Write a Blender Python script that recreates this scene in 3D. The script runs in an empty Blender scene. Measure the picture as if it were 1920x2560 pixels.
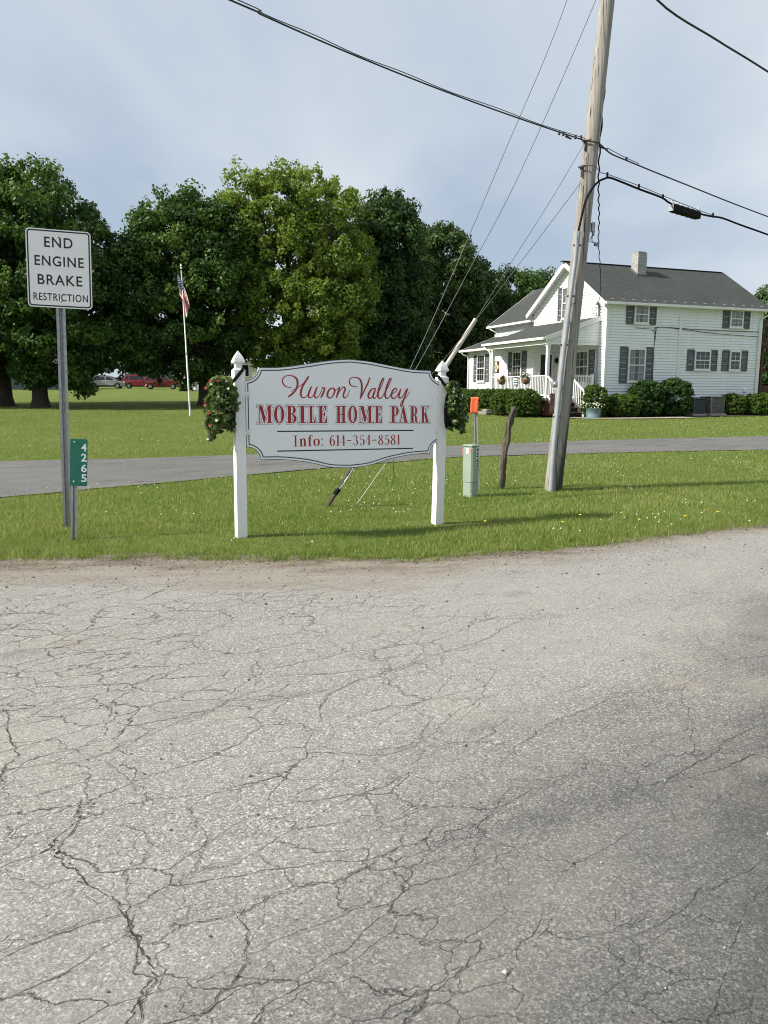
import bpy, bmesh, math, random
import numpy as np
from mathutils import Vector, Matrix
rnd = random.Random(7)
NR = np.random.default_rng(11)
SC = bpy.context.scene
COL = SC.collection
R = math.radians

# ------------------------------------------------------------------ camera, sky, sun, exposure
PITCH, ROLL, F, EYE = R(8.937), R(.206), 1923.0, np.array([0, 0, 1.55])
cd = bpy.data.cameras.new('camera'); cam = bpy.data.objects.new('camera', cd); COL.objects.link(cam)
cam.location = EYE
cam.rotation_euler = (Matrix.Rotation(R(90) - PITCH, 3, 'X') @ Matrix.Rotation(ROLL, 3, 'Z')).to_euler()
cd.sensor_fit = 'VERTICAL'; cd.sensor_height = 36; cd.lens = 36 * F / 2560
cd.clip_start = .05; cd.clip_end = 5000
SC.camera = cam
SUN_AZ, SUN_EL = R(254), R(38)
sl = bpy.data.lights.new('sun', 'SUN'); so = bpy.data.objects.new('sun', sl); COL.objects.link(so)
sl.energy = 4.1; sl.angle = R(2.2); sl.color = (1, .945, .85)
sd = Vector((math.sin(SUN_AZ) * math.cos(SUN_EL), math.cos(SUN_AZ) * math.cos(SUN_EL), math.sin(SUN_EL)))
so.rotation_euler = sd.to_track_quat('Z', 'Y').to_euler(); so.location = (-20, -6, 30)
SC.view_settings.view_transform = 'Standard'; SC.view_settings.look = 'None'
SC.view_settings.exposure = 0.70; SC.view_settings.gamma = 1
SC.cycles.filter_width = 1.05; SC.cycles.max_bounces = 6; SC.cycles.transparent_max_bounces = 8
W = bpy.data.worlds.new('World'); SC.world = W; W.use_nodes = True
def sky():
    nt = W.node_tree; N = nt.nodes; L = nt.links; N.clear()
    out = N.new('ShaderNodeOutputWorld'); bg = N.new('ShaderNodeBackground')
    st = N.new('ShaderNodeTexSky'); st.sky_type = 'NISHITA'; st.sun_disc = False
    st.sun_elevation = SUN_EL; st.sun_rotation = SUN_AZ; st.air_density = 1; st.dust_density = 1.5
    tc = N.new('ShaderNodeTexCoord'); sp = N.new('ShaderNodeSeparateXYZ'); L.new(tc.outputs['Generated'], sp.inputs[0])
    ad = N.new('ShaderNodeMath'); ad.operation = 'ADD'; L.new(sp.outputs[2], ad.inputs[0]); ad.inputs[1].default_value = .22
    mx = N.new('ShaderNodeMath'); mx.operation = 'MAXIMUM'; L.new(ad.outputs[0], mx.inputs[0]); mx.inputs[1].default_value = .08
    dv = N.new('ShaderNodeVectorMath'); dv.operation = 'DIVIDE'; cb = N.new('ShaderNodeCombineXYZ')
    for i in range(3): L.new(mx.outputs[0], cb.inputs[i])
    L.new(tc.outputs['Generated'], dv.inputs[0]); L.new(cb.outputs[0], dv.inputs[1])
    mp = N.new('ShaderNodeMapping'); mp.inputs['Rotation'].default_value = (0, 0, R(35)); mp.inputs['Scale'].default_value = (1, .55, 0)
    mp.inputs['Location'].default_value = (11.2, 9.4, 0)
    L.new(dv.outputs[0], mp.inputs[0])
    n1 = N.new('ShaderNodeTexNoise'); n1.inputs['Scale'].default_value = 1.25; n1.inputs['Detail'].default_value = 5; n1.inputs['Roughness'].default_value = .46
    n1.inputs['Distortion'].default_value = .15
    L.new(mp.outputs[0], n1.inputs[0])
    r1 = N.new('ShaderNodeValToRGB'); e = r1.color_ramp.elements
    e[0].position = .36; e[0].color = (2.75, 3.35, 4.15, 1); e[1].position = .68; e[1].color = (5.15, 5.45, 5.65, 1)
    L.new(n1.outputs[0], r1.inputs[0])
    m = N.new('ShaderNodeMix'); m.data_type = 'RGBA'; m.inputs[0].default_value = .9
    L.new(st.outputs[0], m.inputs[6]); L.new(r1.outputs[0], m.inputs[7])
    L.new(m.outputs[2], bg.inputs[0]); bg.inputs[1].default_value = .1
    L.new(bg.outputs[0], out.inputs[0])
sky()

# ------------------------------------------------------------------ pixel to world helpers (layout only)
def ray(px, py):
    x = (px - 960) / F; y = -(py - 1280) / F
    c, s = math.cos(ROLL), math.sin(ROLL); x, y = c * x - s * y, s * x + c * y
    return np.array([x, math.cos(PITCH) + y * math.sin(PITCH), -math.sin(PITCH) + y * math.cos(PITCH)])
def at_depth(px, py, Y):
    r = ray(px, py); return EYE + r * (Y / r[1])
def on_plane(px, py, pt, n):
    r = ray(px, py); n = np.array(n, float); return EYE + r * (((np.array(pt) - EYE) @ n) / (r @ n))
K = 1920 / 1659
def D(x, y): return x * K, y * K
def sst(a, b, x):
    t = np.clip((np.asarray(x, float) - a) / (b - a), 0, 1); return t * t * (3 - 2 * t)
EDGE = np.array([(-60, 6.9), (-14, 6.75), (-8, 6.7), (-3.49, 6.80), (-2.26, 6.90), (-1.38, 6.86), (.09, 6.90), (.74, 7.08), (1.66, 7.38), (2.8, 7.95), (4.4, 8.85), (7, 10.5), (14, 14.6), (60, 42)])
def edge_y(x): return np.interp(x, EDGE[:, 0], EDGE[:, 1])
NEAR = np.array([(-60, 6.5), (-14, 6.8), (-8, 8.2), (-5.17, 10.25), (-3.74, 11.66), (-2.56, 12.8), (-.27, 14.9), (1.69, 16.4), (5, 17.4), (9.15, 18.35), (20, 21), (60, 32)])
FAR = np.array([(-60, 10), (-20, 11.8), (-12, 13.6), (-7.54, 15.06), (-5.02, 15.75), (-3.27, 16.5), (1.97, 19.25), (6, 21.2), (11.44, 23), (24, 26.5), (60, 38)])
def near_y(x): return np.interp(x, NEAR[:, 0], NEAR[:, 1])
def far_y(x): return np.interp(x, FAR[:, 0], FAR[:, 1])
PTS = np.array([(-60, 0), (9, 0), (13, .02), (22, .14), (35, .33), (95, 1.62), (130, 2.1), (3000, 2.1)])
def gz(x, y):
    x = np.asarray(x, float); y = np.asarray(y, float)
    S = sst(-1.5, .6, x) * (1 - sst(10, 16, y))
    return np.interp(y, PTS[:, 0], PTS[:, 1]) + (.10 - .05 * S) * sst(-.15, .9, y - edge_y(x))
def ground(px, py):
    r = ray(px, py); lo, t = 0, 1.0
    while t < 400:
        p = EYE + r * t
        if p[2] <= gz(p[0], p[1]): break
        lo = t; t *= 1.02
    hi = t
    for _ in range(40):
        m = (lo + hi) / 2; p = EYE + r * m
        if p[2] <= gz(p[0], p[1]): hi = m
        else: lo = m
    return EYE + r * hi
def gpt(x, y, dz=0): return np.array([x, y, float(gz(x, y)) + dz])

def vnoise(x, y, s, seed=0):
    x = np.asarray(x, float) * s + seed * 17.3; y = np.asarray(y, float) * s + seed * 9.1
    xi = np.floor(x).astype(np.int64); yi = np.floor(y).astype(np.int64); fx = x - xi; fy = y - yi
    fx = fx * fx * (3 - 2 * fx); fy = fy * fy * (3 - 2 * fy)
    def h(a, b):
        v = (a * 374761393 + b * 668265263 + seed * 69069) & 0x7fffffff
        v = ((v ^ (v >> 13)) * 1274126177) & 0x7fffffff
        return ((v ^ (v >> 16)) & 0xffff) / 65535.0
    return (h(xi, yi) * (1 - fx) + h(xi + 1, yi) * fx) * (1 - fy) + (h(xi, yi + 1) * (1 - fx) + h(xi + 1, yi + 1) * fx) * fy

def smooth_path(P, n=10):
    P = [np.array(p, float) for p in P]; P = [2 * P[0] - P[1]] + P + [2 * P[-1] - P[-2]]; out = []
    for i in range(1, len(P) - 2):
        for k in range(n):
            t = k / n; a, b, c, d = P[i - 1:i + 3]
            out.append(.5 * ((2 * b) + (c - a) * t + (2 * a - 5 * b + 4 * c - d) * t * t + (-a + 3 * b - 3 * c + d) * t ** 3))
    return out + [P[-2]]

# ------------------------------------------------------------------ objects
LOC = {}
def tag(o, label=None, cat=None, group=None, kind=None):
    if label: o['label'] = label
    if cat: o['category'] = cat
    if group: o['group'] = group
    if kind: o['kind'] = kind
    return o
def thing(name, label, cat, loc=(0, 0, 0), group=None):
    o = bpy.data.objects.new(name, None); COL.objects.link(o); o.location = [float(v) for v in loc]
    o.empty_display_size = .2
    LOC[o.name] = np.array(loc, float)
    return tag(o, label, cat, group)
def link_mesh(name, me, parent=None, loc=(0, 0, 0)):
    o = bpy.data.objects.new(name, me); COL.objects.link(o)
    if parent is not None: o.parent = parent; LOC[o.name] = LOC[parent.name]
    else: o.location = [float(v) for v in loc]; LOC[o.name] = np.array(loc, float)
    return o
class MB:
    """collects shapes; build() links them as one mesh object"""
    def __init__(s, M=None): s.v = []; s.f = []; s.mi = []; s.M = M; s.cur = 0; s.sm = []
    def add(s, vs, fs, smooth=False):
        b = len(s.v)
        for p in vs:
            p = Vector([float(c) for c in p])
            s.v.append(s.M @ p if s.M is not None else p)
        for f in fs: s.f.append([b + i for i in f]); s.mi.append(s.cur); s.sm.append(smooth)
        return s
    def box(s, c, size, ax=None, bev=0):
        c = np.array(c, float); h = np.array(size, float) / 2
        A = np.eye(3) if ax is None else np.array(ax, float)
        if bev <= 0:
            vs = [c + A.T @ (h * np.array((i, j, k))) for i in (-1, 1) for j in (-1, 1) for k in (-1, 1)]
            return s.add(vs, [(0, 1, 3, 2), (4, 6, 7, 5), (0, 4, 5, 1), (2, 3, 7, 6), (0, 2, 6, 4), (1, 5, 7, 3)])
        b = min(bev, *(h * .99)); vs = []; ix = {}
        for i in (-1, 1):
            for j in (-1, 1):
                for k in (-1, 1):
                    for a in range(3):
                        q = h - b; q = q.copy(); q[a] = h[a]
                        ix[(i, j, k, a)] = len(vs); vs.append(c + A.T @ (q * np.array((i, j, k))))
        fs = []
        for a in range(3):
            o1, o2 = [q for q in range(3) if q != a]
            for sg in (-1, 1):
                loop = []
                for (u, w) in ((-1, -1), (1, -1), (1, 1), (-1, 1)):
                    k = [0, 0, 0]; k[a] = sg; k[o1] = u; k[o2] = w; loop.append(ix[(*k, a)])
                fs.append(loop)
        for a in range(3):
            o1, o2 = [q for q in range(3) if q != a]
            for u in (-1, 1):
                for w in (-1, 1):
                    loop = []
                    for (sg, m) in ((-1, o1), (1, o1), (1, o2), (-1, o2)):
                        k = [0, 0, 0]; k[a] = sg; k[o1] = u; k[o2] = w; loop.append(ix[(*k, m)])
                    fs.append(loop)
        for i in (-1, 1):
            for j in (-1, 1):
                for k in (-1, 1): fs.append([ix[(i, j, k, 0)], ix[(i, j, k, 1)], ix[(i, j, k, 2)]])
        return s.add(vs, fs)
    def beam(s, p, q, w, h, up=(0, 0, 1)):
        p = np.array(p, float); q = np.array(q, float); d = q - p; L = np.linalg.norm(d); d = d / L
        u = np.array(up, float); x = np.cross(d, u); x /= np.linalg.norm(x); u = np.cross(x, d)
        return s.box((p + q) / 2, (L, w, h), (d, x, u))
    def tube(s, pts, rad, n=8, cap=True, smooth=True):
        P = [np.array(p, float) for p in pts]
        if not hasattr(rad, '__len__'): rad = [rad] * len(P)
        vs = []; fs = []; up = None
        for i, p in enumerate(P):
            d = P[min(i + 1, len(P) - 1)] - P[max(i - 1, 0)]; d = d / (np.linalg.norm(d) + 1e-12)
            if up is None:
                up = np.array([0, 0, 1.]) if abs(d[2]) < .9 else np.array([1., 0, 0])
            x = np.cross(d, up); x /= np.linalg.norm(x) + 1e-12; up = np.cross(x, d)
            for k in range(n):
                a = 2 * math.pi * k / n; vs.append(p + rad[i] * (math.cos(a) * x + math.sin(a) * up))
        for i in range(len(P) - 1):
            for k in range(n):
                a, b = i * n + k, i * n + (k + 1) % n; fs.append((a, b, b + n, a + n))
        s.add(vs, fs, smooth)
        if cap:
            m = len(P) - 1
            s.add([v for v in vs[:n]], [tuple(range(n))][::-1]); s.add([v for v in vs[m * n:]], [tuple(range(n))[::-1]])
        return s
    def lathe(s, prof, c=(0, 0, 0), n=24, axis=None, smooth=True):
        c = np.array(c, float)
        X, Y, Z = (np.array(a, float) for a in (axis if axis is not None else np.eye(3)))
        vs = []; fs = []
        for (r, z) in prof:
            for k in range(n):
                a = 2 * math.pi * k / n; vs.append(c + r * (math.cos(a) * X + math.sin(a) * Y) + z * Z)
        for i in range(len(prof) - 1):
            for k in range(n):
                a, b = i * n + k, i * n + (k + 1) % n; fs.append((a, b, b + n, a + n))
        return s.add(vs, fs, smooth)
    def prism(s, poly, O, U, V, N, d0, d1):
        """2D polygon in the frame O,U,V pushed along N from d0 to d1"""
        O, U, V, N = (np.array(a, float) for a in (O, U, V, N)); n = len(poly)
        vs = [O + U * a + V * b + N * d0 for a, b in poly] + [O + U * a + V * b + N * d1 for a, b in poly]
        fs = [tuple(range(n))[::-1], tuple(range(n, 2 * n))] + [(i, (i + 1) % n, (i + 1) % n + n, i + n) for i in range(n)]
        return s.add(vs, fs)
    def ball(s, c, r, n=10, m=6):
        rr = np.array(r, float) * np.ones(3); c = np.array(c, float); vs = []; fs = []
        for i in range(m + 1):
            t = math.pi * i / m
            for k in range(n):
                a = 2 * math.pi * k / n; vs.append(c + rr * np.array([math.sin(t) * math.cos(a), math.sin(t) * math.sin(a), math.cos(t)]))
        for i in range(m):
            for k in range(n):
                a, b = i * n + k, i * n + (k + 1) % n; fs.append((a, a + n, b + n, b))
        return s.add(vs, fs, True)
    def quad(s, *p): return s.add(p, [tuple(range(len(p)))])
    def build(s, name, mats, parent=None, loc=None, recalc=True):
        off = LOC[parent.name] if parent is not None else np.array(loc if loc is not None else (0, 0, 0), float)
        me = bpy.data.meshes.new(name)
        me.from_pydata([tuple(np.array(v) - off) for v in s.v], [], s.f)
        if not isinstance(mats, (list, tuple)): mats = [mats]
        for m in mats: me.materials.append(m)
        me.polygons.foreach_set('material_index', s.mi); me.polygons.foreach_set('use_smooth', s.sm)
        if recalc:
            bm = bmesh.new(); bm.from_mesh(me); bmesh.ops.recalc_face_normals(bm, faces=bm.faces); bm.to_mesh(me); bm.free()
        me.update()
        return link_mesh(name, me, parent, off if parent is None else (0, 0, 0))
def np_mesh(name, V, Fq, mat, nper, attrs=None, smooth=False):
    """fast mesh from arrays: V (n,3), Fq flat loop indices, nper verts per face"""
    me = bpy.data.meshes.new(name); V = np.asarray(V, np.float32); Fq = np.asarray(Fq, np.int32).ravel(); nf = len(Fq) // nper
    me.vertices.add(len(V)); me.vertices.foreach_set('co', V.ravel())
    me.loops.add(len(Fq)); me.loops.foreach_set('vertex_index', Fq)
    me.polygons.add(nf); me.polygons.foreach_set('loop_start', np.arange(nf, dtype=np.int32) * nper)
    try: me.polygons.foreach_set('loop_total', np.full(nf, nper, np.int32))
    except Exception: pass
    if smooth: me.polygons.foreach_set('use_smooth', np.ones(nf, bool))
    for k, a in (attrs or {}).items():
        at = me.attributes.new(k, 'FLOAT', 'POINT'); at.data.foreach_set('value', np.asarray(a, np.float32))
    me.materials.append(mat); me.update(); me.validate()
    return me

# ------------------------------------------------------------------ materials
def mk(name):
    m = bpy.data.materials.new(name); m.use_nodes = True; nt = m.node_tree
    b = nt.nodes['Principled BSDF']; return m, nt, nt.nodes, nt.links, b
def c4(c): return (c[0], c[1], c[2], 1)
def coords(N, L, scale=(1, 1, 1), rot=(0, 0, 0), src='Object'):
    tc = N.new('ShaderNodeTexCoord'); mp = N.new('ShaderNodeMapping')
    mp.inputs['Scale'].default_value = scale; mp.inputs['Rotation'].default_value = rot
    L.new(tc.outputs[src], mp.inputs[0]); return mp.outputs[0]
def coordsT(N, L, deg, stretch):
    """coordinates turned so that x runs along the heading (degrees from +X), then stretched along it"""
    tc = N.new('ShaderNodeTexCoord'); mp = N.new('ShaderNodeMapping'); mp.vector_type = 'TEXTURE'
    mp.inputs['Scale'].default_value = (stretch, 1, 1); mp.inputs['Rotation'].default_value = (0, 0, R(deg)); L.new(tc.outputs['Object'], mp.inputs[0]); return mp.outputs[0]
def noise(N, L, v, scale, detail=3, rough=.55, dist=0):
    n = N.new('ShaderNodeTexNoise'); n.inputs['Scale'].default_value = scale; n.inputs['Detail'].default_value = detail
    n.inputs['Roughness'].default_value = rough; n.inputs['Distortion'].default_value = dist; L.new(v, n.inputs[0]); return n.outputs[0]
def ramp(N, L, f, stops):
    r = N.new('ShaderNodeValToRGB'); e = r.color_ramp.elements
    while len(e) < len(stops): e.new(.5)
    for i, (p, c) in enumerate(stops): e[i].position = p; e[i].color = c4(c) if hasattr(c, '__len__') else (c, c, c, 1)
    L.new(f, r.inputs[0]); return r.outputs[0]
def mix(N, L, fac, a, b, mode='MIX'):
    m = N.new('ShaderNodeMix'); m.data_type = 'RGBA'; m.blend_type = mode
    for i, x in ((0, fac), (6, a), (7, b)):
        if hasattr(x, 'is_linked') or isinstance(x, bpy.types.NodeSocket): L.new(x, m.inputs[i])
        elif i == 0: m.inputs[0].default_value = x
        else: m.inputs[i].default_value = c4(x)
    return m.outputs[2]
def math_(N, L, op, a, b=0, clamp=False):
    m = N.new('ShaderNodeMath'); m.operation = op; m.use_clamp = clamp
    for i, x in enumerate((a, b)):
        if isinstance(x, bpy.types.NodeSocket): L.new(x, m.inputs[i])
        else: m.inputs[i].default_value = x
    return m.outputs[0]
def bump(N, L, b, h, strength=.3, dist=.01, prev=None):
    n = N.new('ShaderNodeBump'); n.inputs['Strength'].default_value = strength; n.inputs['Distance'].default_value = dist
    L.new(h, n.inputs['Height'])
    if prev is not None: L.new(prev, n.inputs['Normal'])
    if b is not None: L.new(n.outputs[0], b.inputs['Normal'])
    return n.outputs[0]
def paint(name, c, c2=None, scale=4, rough=.5, metal=0, bmp=0, bscale=60, stretch=(1, 1, 1), lo=.35, hi=.7, coat=0, spec=.5):
    m, nt, N, L, b = mk(name)
    v = coords(N, L, stretch)
    if c2 is None: c2 = tuple(x * .82 for x in c)
    f = noise(N, L, v, scale, 4)
    L.new(ramp(N, L, f, [(lo, c), (hi, c2)]), b.inputs['Base Color'])
    b.inputs['Roughness'].default_value = rough; b.inputs['Metallic'].default_value = metal; b.inputs['Coat Weight'].default_value = coat
    b.inputs['Specular IOR Level'].default_value = spec
    if bmp: bump(N, L, b, noise(N, L, v, bscale, 3), bmp, .004)
    return m
WHITE = paint('white_vinyl', (.82, .82, .80), (.74, .74, .71), 3, .45)
WHITE_TRIM = paint('white_trim_paint', (.80, .80, .78), (.70, .70, .67), 2, .5)
def siding_mat():
    m, nt, N, L, b = mk('white_vinyl_siding'); v = coords(N, L)
    f = noise(N, L, v, .6, 5, .6); g = noise(N, L, coords(N, L, (3, 3, .4)), 1.5, 4, .6)
    c = ramp(N, L, f, [(.3, (.81, .83, .85)), (.62, (.74, .76, .77)), (.8, (.63, .64, .62))])
    L.new(mix(N, L, math_(N, L, 'MULTIPLY', ramp(N, L, g, [(.5, 0.), (.8, 1.)]), .35), c, (.56, .56, .5)), b.inputs['Base Color'])
    b.inputs['Roughness'].default_value = .55; return m
SIDING = siding_mat()
def shingle_mat(name, a, c):
    m, nt, N, L, b = mk(name); v = coords(N, L)
    br = N.new('ShaderNodeTexBrick'); L.new(coords(N, L, (1, 1, 1), src='UV'), br.inputs[0]); br.inputs['Scale'].default_value = 1
    br.inputs['Mortar Size'].default_value = .008; br.inputs['Brick Width'].default_value = .3; br.inputs['Row Height'].default_value = .14
    br.inputs['Color1'].default_value = c4(a); br.inputs['Color2'].default_value = c4(c); br.inputs['Mortar'].default_value = c4([x * .45 for x in a])
    f = noise(N, L, v, .7, 4, .6)
    L.new(mix(N, L, ramp(N, L, f, [(.35, 0.), (.75, .55)]), br.outputs[0], (.034, .038, .033)), b.inputs['Base Color'])
    b.inputs['Roughness'].default_value = .9
    bump(N, L, b, br.outputs[0], .5, .01); return m
ROOF = shingle_mat('grey_asphalt_shingles', (.046, .052, .048), (.062, .068, .062))
ROOF_RED = shingle_mat('maroon_shingles', (.10, .04, .045), (.12, .05, .05))
SHUTTER = paint('slate_green_shutter', (.085, .104, .116), (.105, .124, .134), 2, .6)
def metal_galv():
    m, nt, N, L, b = mk('galvanised_steel'); v = coords(N, L)
    f = noise(N, L, v, 22, 3); g = noise(N, L, coords(N, L, (8, 8, 1)), 3, 4)
    c = ramp(N, L, f, [(.3, (.30, .31, .32)), (.7, (.44, .45, .46))])
    L.new(mix(N, L, ramp(N, L, g, [(.55, 0.), (.8, .6)]), c, (.20, .19, .18)), b.inputs['Base Color'])
    b.inputs['Metallic'].default_value = .55; b.inputs['Roughness'].default_value = .55; return m
GALV = metal_galv()
PIPE = paint('grey_conduit', (.34, .37, .40), (.27, .29, .31), 6, .5, 0, .1)
BLACK = paint('black_rubber', (.010, .010, .011), (.017, .017, .017), 8, .85, spec=.15)
WIRE = paint('weathered_cable', (.02, .021, .023), (.035, .035, .035), 3, .6)
STEELW = paint('steel_strand', (.16, .16, .16), (.09, .085, .08), 5, .55, .6)
def wood_mat(name, cols, axis_scale=(14, 14, .5), bmp=.5, scale=3, cracks=True, char=False):
    m, nt, N, L, b = mk(name); v = coords(N, L, axis_scale)
    f = noise(N, L, v, scale, 6, .65, .3); g = noise(N, L, coords(N, L), 1.1, 3)
    c = ramp(N, L, f, cols)
    c = mix(N, L, math_(N, L, 'MULTIPLY', ramp(N, L, g, [(.4, 0.), (.75, 1.)]), .5), c, [x * .65 for x in cols[1][1]])
    if cracks:
        k = noise(N, L, coords(N, L, (26, 26, .35)), 2.2, 3, .5)
        c = mix(N, L, ramp(N, L, k, [(.60, 0.), (.66, 1.)]), c, [x * .3 for x in cols[0][1]])
    if char:  # blackened, rotted foot on one side
        sp = N.new('ShaderNodeSeparateXYZ'); L.new(coords(N, L), sp.inputs[0])
        q = math_(N, L, 'ADD', math_(N, L, 'MULTIPLY', sp.outputs[0], 6.5), math_(N, L, 'MULTIPLY', sp.outputs[2], -.95)); q = math_(N, L, 'ADD', q, math_(N, L, 'MULTIPLY', math_(N, L, 'SUBTRACT', noise(N, L, coords(N, L, (9, 9, .8)), 2, 4), .5), 1.6))
        c = mix(N, L, ramp(N, L, math_(N, L, 'ADD', math_(N, L, 'MULTIPLY', q, .5), .5), [(.42, 0.), (.62, .92)]), c, (.022, .017, .013))
    L.new(c, b.inputs['Base Color']); b.inputs['Roughness'].default_value = .85
    bump(N, L, b, f, bmp, .01); return m
POLE = wood_mat('weathered_pole_wood', [(.25, (.15, .13, .11)), (.5, (.32, .295, .26)), (.8, (.50, .475, .43))], (18, 18, .35), 1., 2.4, True, True)
OLDPOST = wood_mat('grey_split_wood', [(.3, (.018, .015, .012)), (.5, (.075, .062, .047)), (.75, (.22, .19, .15))], (16, 16, 1.2), 1.0)
DECKWOOD = wood_mat('brown_deck_wood', [(.25, (.06, .028, .02)), (.5, (.10, .045, .03)), (.8, (.15, .07, .045))], (6, 6, .6), .3)
def sheet_red(name, c): return paint(name, c, tuple(x * .9 for x in c), 6, .5)
RED_LET = sheet_red('dark_red_vinyl', (.36, .016, .022)); NAVY = sheet_red('slate_blue_vinyl', (.045, .07, .095)); BLK_LET = sheet_red('black_vinyl', (.012, .012, .018))
PANEL = paint('white_sign_panel', (.87, .88, .89), (.83, .84, .85), 2, .35)
REFL_WHITE = paint('white_reflective_sheet', (.84, .83, .82), (.79, .78, .77), 4, .45)
GREEN_SHEET = paint('green_reflective_sheet', (.006, .16, .11), (.006, .14, .095), 4, .4)
PED = paint('pale_green_plastic', (.29, .36, .29), (.24, .30, .24), 3, .6, 0, .05)
ORANGE = paint('orange_plastic', (.85, .15, .05), (.78, .13, .045), 4, .5)
def glass_mat():
    m, nt, N, L, b = mk('window_glass'); out = [n for n in N if n.type == 'OUTPUT_MATERIAL'][0]
    tr = N.new('ShaderNodeBsdfTransparent'); gl = N.new('ShaderNodeBsdfGlossy'); gl.inputs['Roughness'].default_value = .03
    tr.inputs[0].default_value = (.75, .78, .78, 1)
    f = noise(N, L, coords(N, L), 1.5, 2); bp = bump(N, L, None, f, .08, .02); L.new(bp, gl.inputs['Normal'])
    ms = N.new('ShaderNodeMixShader'); ms.inputs[0].default_value = .10; L.new(tr.outputs[0], ms.inputs[1]); L.new(gl.outputs[0], ms.inputs[2])
    L.new(ms.outputs[0], out.inputs[0]); return m
GLASS = glass_mat()
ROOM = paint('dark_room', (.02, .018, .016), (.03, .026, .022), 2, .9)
CURTAIN = paint('pale_curtain', (.30, .285, .26), (.20, .19, .17), 14, .9, stretch=(3, 3, .2))
CONCRETE = paint('pale_concrete', (.42, .38, .32), (.33, .30, .25), 3, .9, 0, .3)
STONE = paint('grey_stone', (.26, .24, .21), (.18, .165, .15), 4, .9, 0, .5)
BRICK_DARK = paint('red_brick_base', (.16, .07, .05), (.11, .05, .04), 5, .9, 0, .3)
SOIL = paint('dark_mulch', (.035, .022, .014), (.06, .04, .025), 12, 1, 0, .6)
def chimney_mat():
    m, nt, N, L, b = mk('painted_brick'); br = N.new('ShaderNodeTexBrick'); L.new(coords(N, L, src='UV'), br.inputs[0])
    br.inputs['Scale'].default_value = 1; br.inputs['Brick Width'].default_value = .22; br.inputs['Row Height'].default_value = .085; br.inputs['Mortar Size'].default_value = .011
    br.inputs['Color1'].default_value = (.42, .415, .40, 1); br.inputs['Color2'].default_value = (.30, .30, .29, 1); br.inputs['Mortar'].default_value = (.20, .19, .18, 1)
    L.new(br.outputs[0], b.inputs['Base Color']); b.inputs['Roughness'].default_value = .85; bump(N, L, b, br.outputs[0], .5, .01); return m
CHIM = chimney_mat()
def bark_mat():
    m, nt, N, L, b = mk('bark'); v = coords(N, L, (6, 6, 1.2)); f = noise(N, L, v, 3, 6, .7)
    L.new(ramp(N, L, f, [(.3, (.022, .017, .013)), (.7, (.085, .07, .055))]), b.inputs['Base Color']); b.inputs['Roughness'].default_value = .95
    bump(N, L, b, f, 1, .03); return m
BARK = bark_mat()
def leaf_mat(name, dark, mid, light, trans=.35, rough=.5):
    m, nt, N, L, b = mk(name); out = [n for n in N if n.type == 'OUTPUT_MATERIAL'][0]
    at = N.new('ShaderNodeAttribute'); at.attribute_name = 'tint'
    c = ramp(N, L, at.outputs['Fac'], [(0, dark), (.5, mid), (1, light)])
    L.new(c, b.inputs['Base Color']); b.inputs['Roughness'].default_value = rough; b.inputs['Specular IOR Level'].default_value = .3
    t = N.new('ShaderNodeBsdfTranslucent'); L.new(mix(N, L, .5, c, [mid[0] * 1.6, mid[1] * 1.5, mid[2] * .8]), t.inputs[0])
    ms = N.new('ShaderNodeMixShader'); ms.inputs[0].default_value = trans
    L.new(b.outputs[0], ms.inputs[1]); L.new(t.outputs[0], ms.inputs[2]); L.new(ms.outputs[0], out.inputs[0]); return m
MAPLE = leaf_mat('maple_leaves', (.030, .068, .016), (.056, .120, .024), (.12, .20, .038))
ELDER = leaf_mat('boxelder_leaves', (.078, .138, .022), (.145, .222, .034), (.26, .33, .058), .42)
DARKM = leaf_mat('dark_maple_leaves', (.021, .054, .016), (.040, .090, .022), (.08, .15, .032))
OAK = leaf_mat('mid_green_leaves', (.032, .064, .018), (.06, .11, .028), (.11, .17, .045))
WOODS = leaf_mat('distant_leaves', (.03, .05, .03), (.05, .08, .04), (.08, .11, .05), .3)
YEW = leaf_mat('yew_needles', (.035, .075, .010), (.07, .13, .016), (.13, .20, .03), .25)
SHRUB = leaf_mat('shrub_leaves', (.018, .05, .012), (.036, .09, .018), (.08, .15, .03), .3)
BASKETL = leaf_mat('begonia_leaves', (.03, .07, .02), (.09, .15, .045), (.26, .30, .11), .3, .35)
GRASSB = leaf_mat('grass_blades', (.098, .165, .027), (.195, .270, .056), (.45, .42, .18), .35, .55)
PETAL_R = paint('red_petals', (.50, .055, .04), (.33, .03, .025), 20, .5); PETAL_W = paint('white_petals', (.85, .85, .78), (.7, .72, .6), 20, .5)
PETAL_Y = paint('yellow_petals', (.80, .55, .03), (.7, .45, .02), 20, .5)

def lawn_mat():
    m, nt, N, L, b = mk('lawn'); v = coords(N, L)
    a = noise(N, L, v, .35, 4, .6); f = noise(N, L, v, 9, 4, .7); g = noise(N, L, coords(N, L, (1, .25, 1), (0, 0, R(25))), .9, 3); h = noise(N, L, v, 60, 2, .7)
    c = ramp(N, L, f, [(.3, (.085, .138, .022)), (.55, (.152, .210, .038)), (.8, (.215, .255, .056))])
    c = mix(N, L, ramp(N, L, a, [(.42, 0.), (.72, .6)]), c, (.215, .215, .07))
    c = mix(N, L, ramp(N, L, g, [(.5, 0.), (.7, .35)]), c, (.10, .15, .026))
    c = mix(N, L, ramp(N, L, h, [(.5, 0.), (.75, .6)]), c, (.05, .065, .018))
    c = mix(N, L, ramp(N, L, noise(N, L, v, 2.3, 5, .65), [(.56, 0.), (.76, .55)]), c, (.16, .135, .065))
    L.new(c, b.inputs['Base Color']); b.inputs['Roughness'].default_value = .9; b.inputs['Specular IOR Level'].default_value = .15
    bump(N, L, b, h, .9, .05); return m
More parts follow.
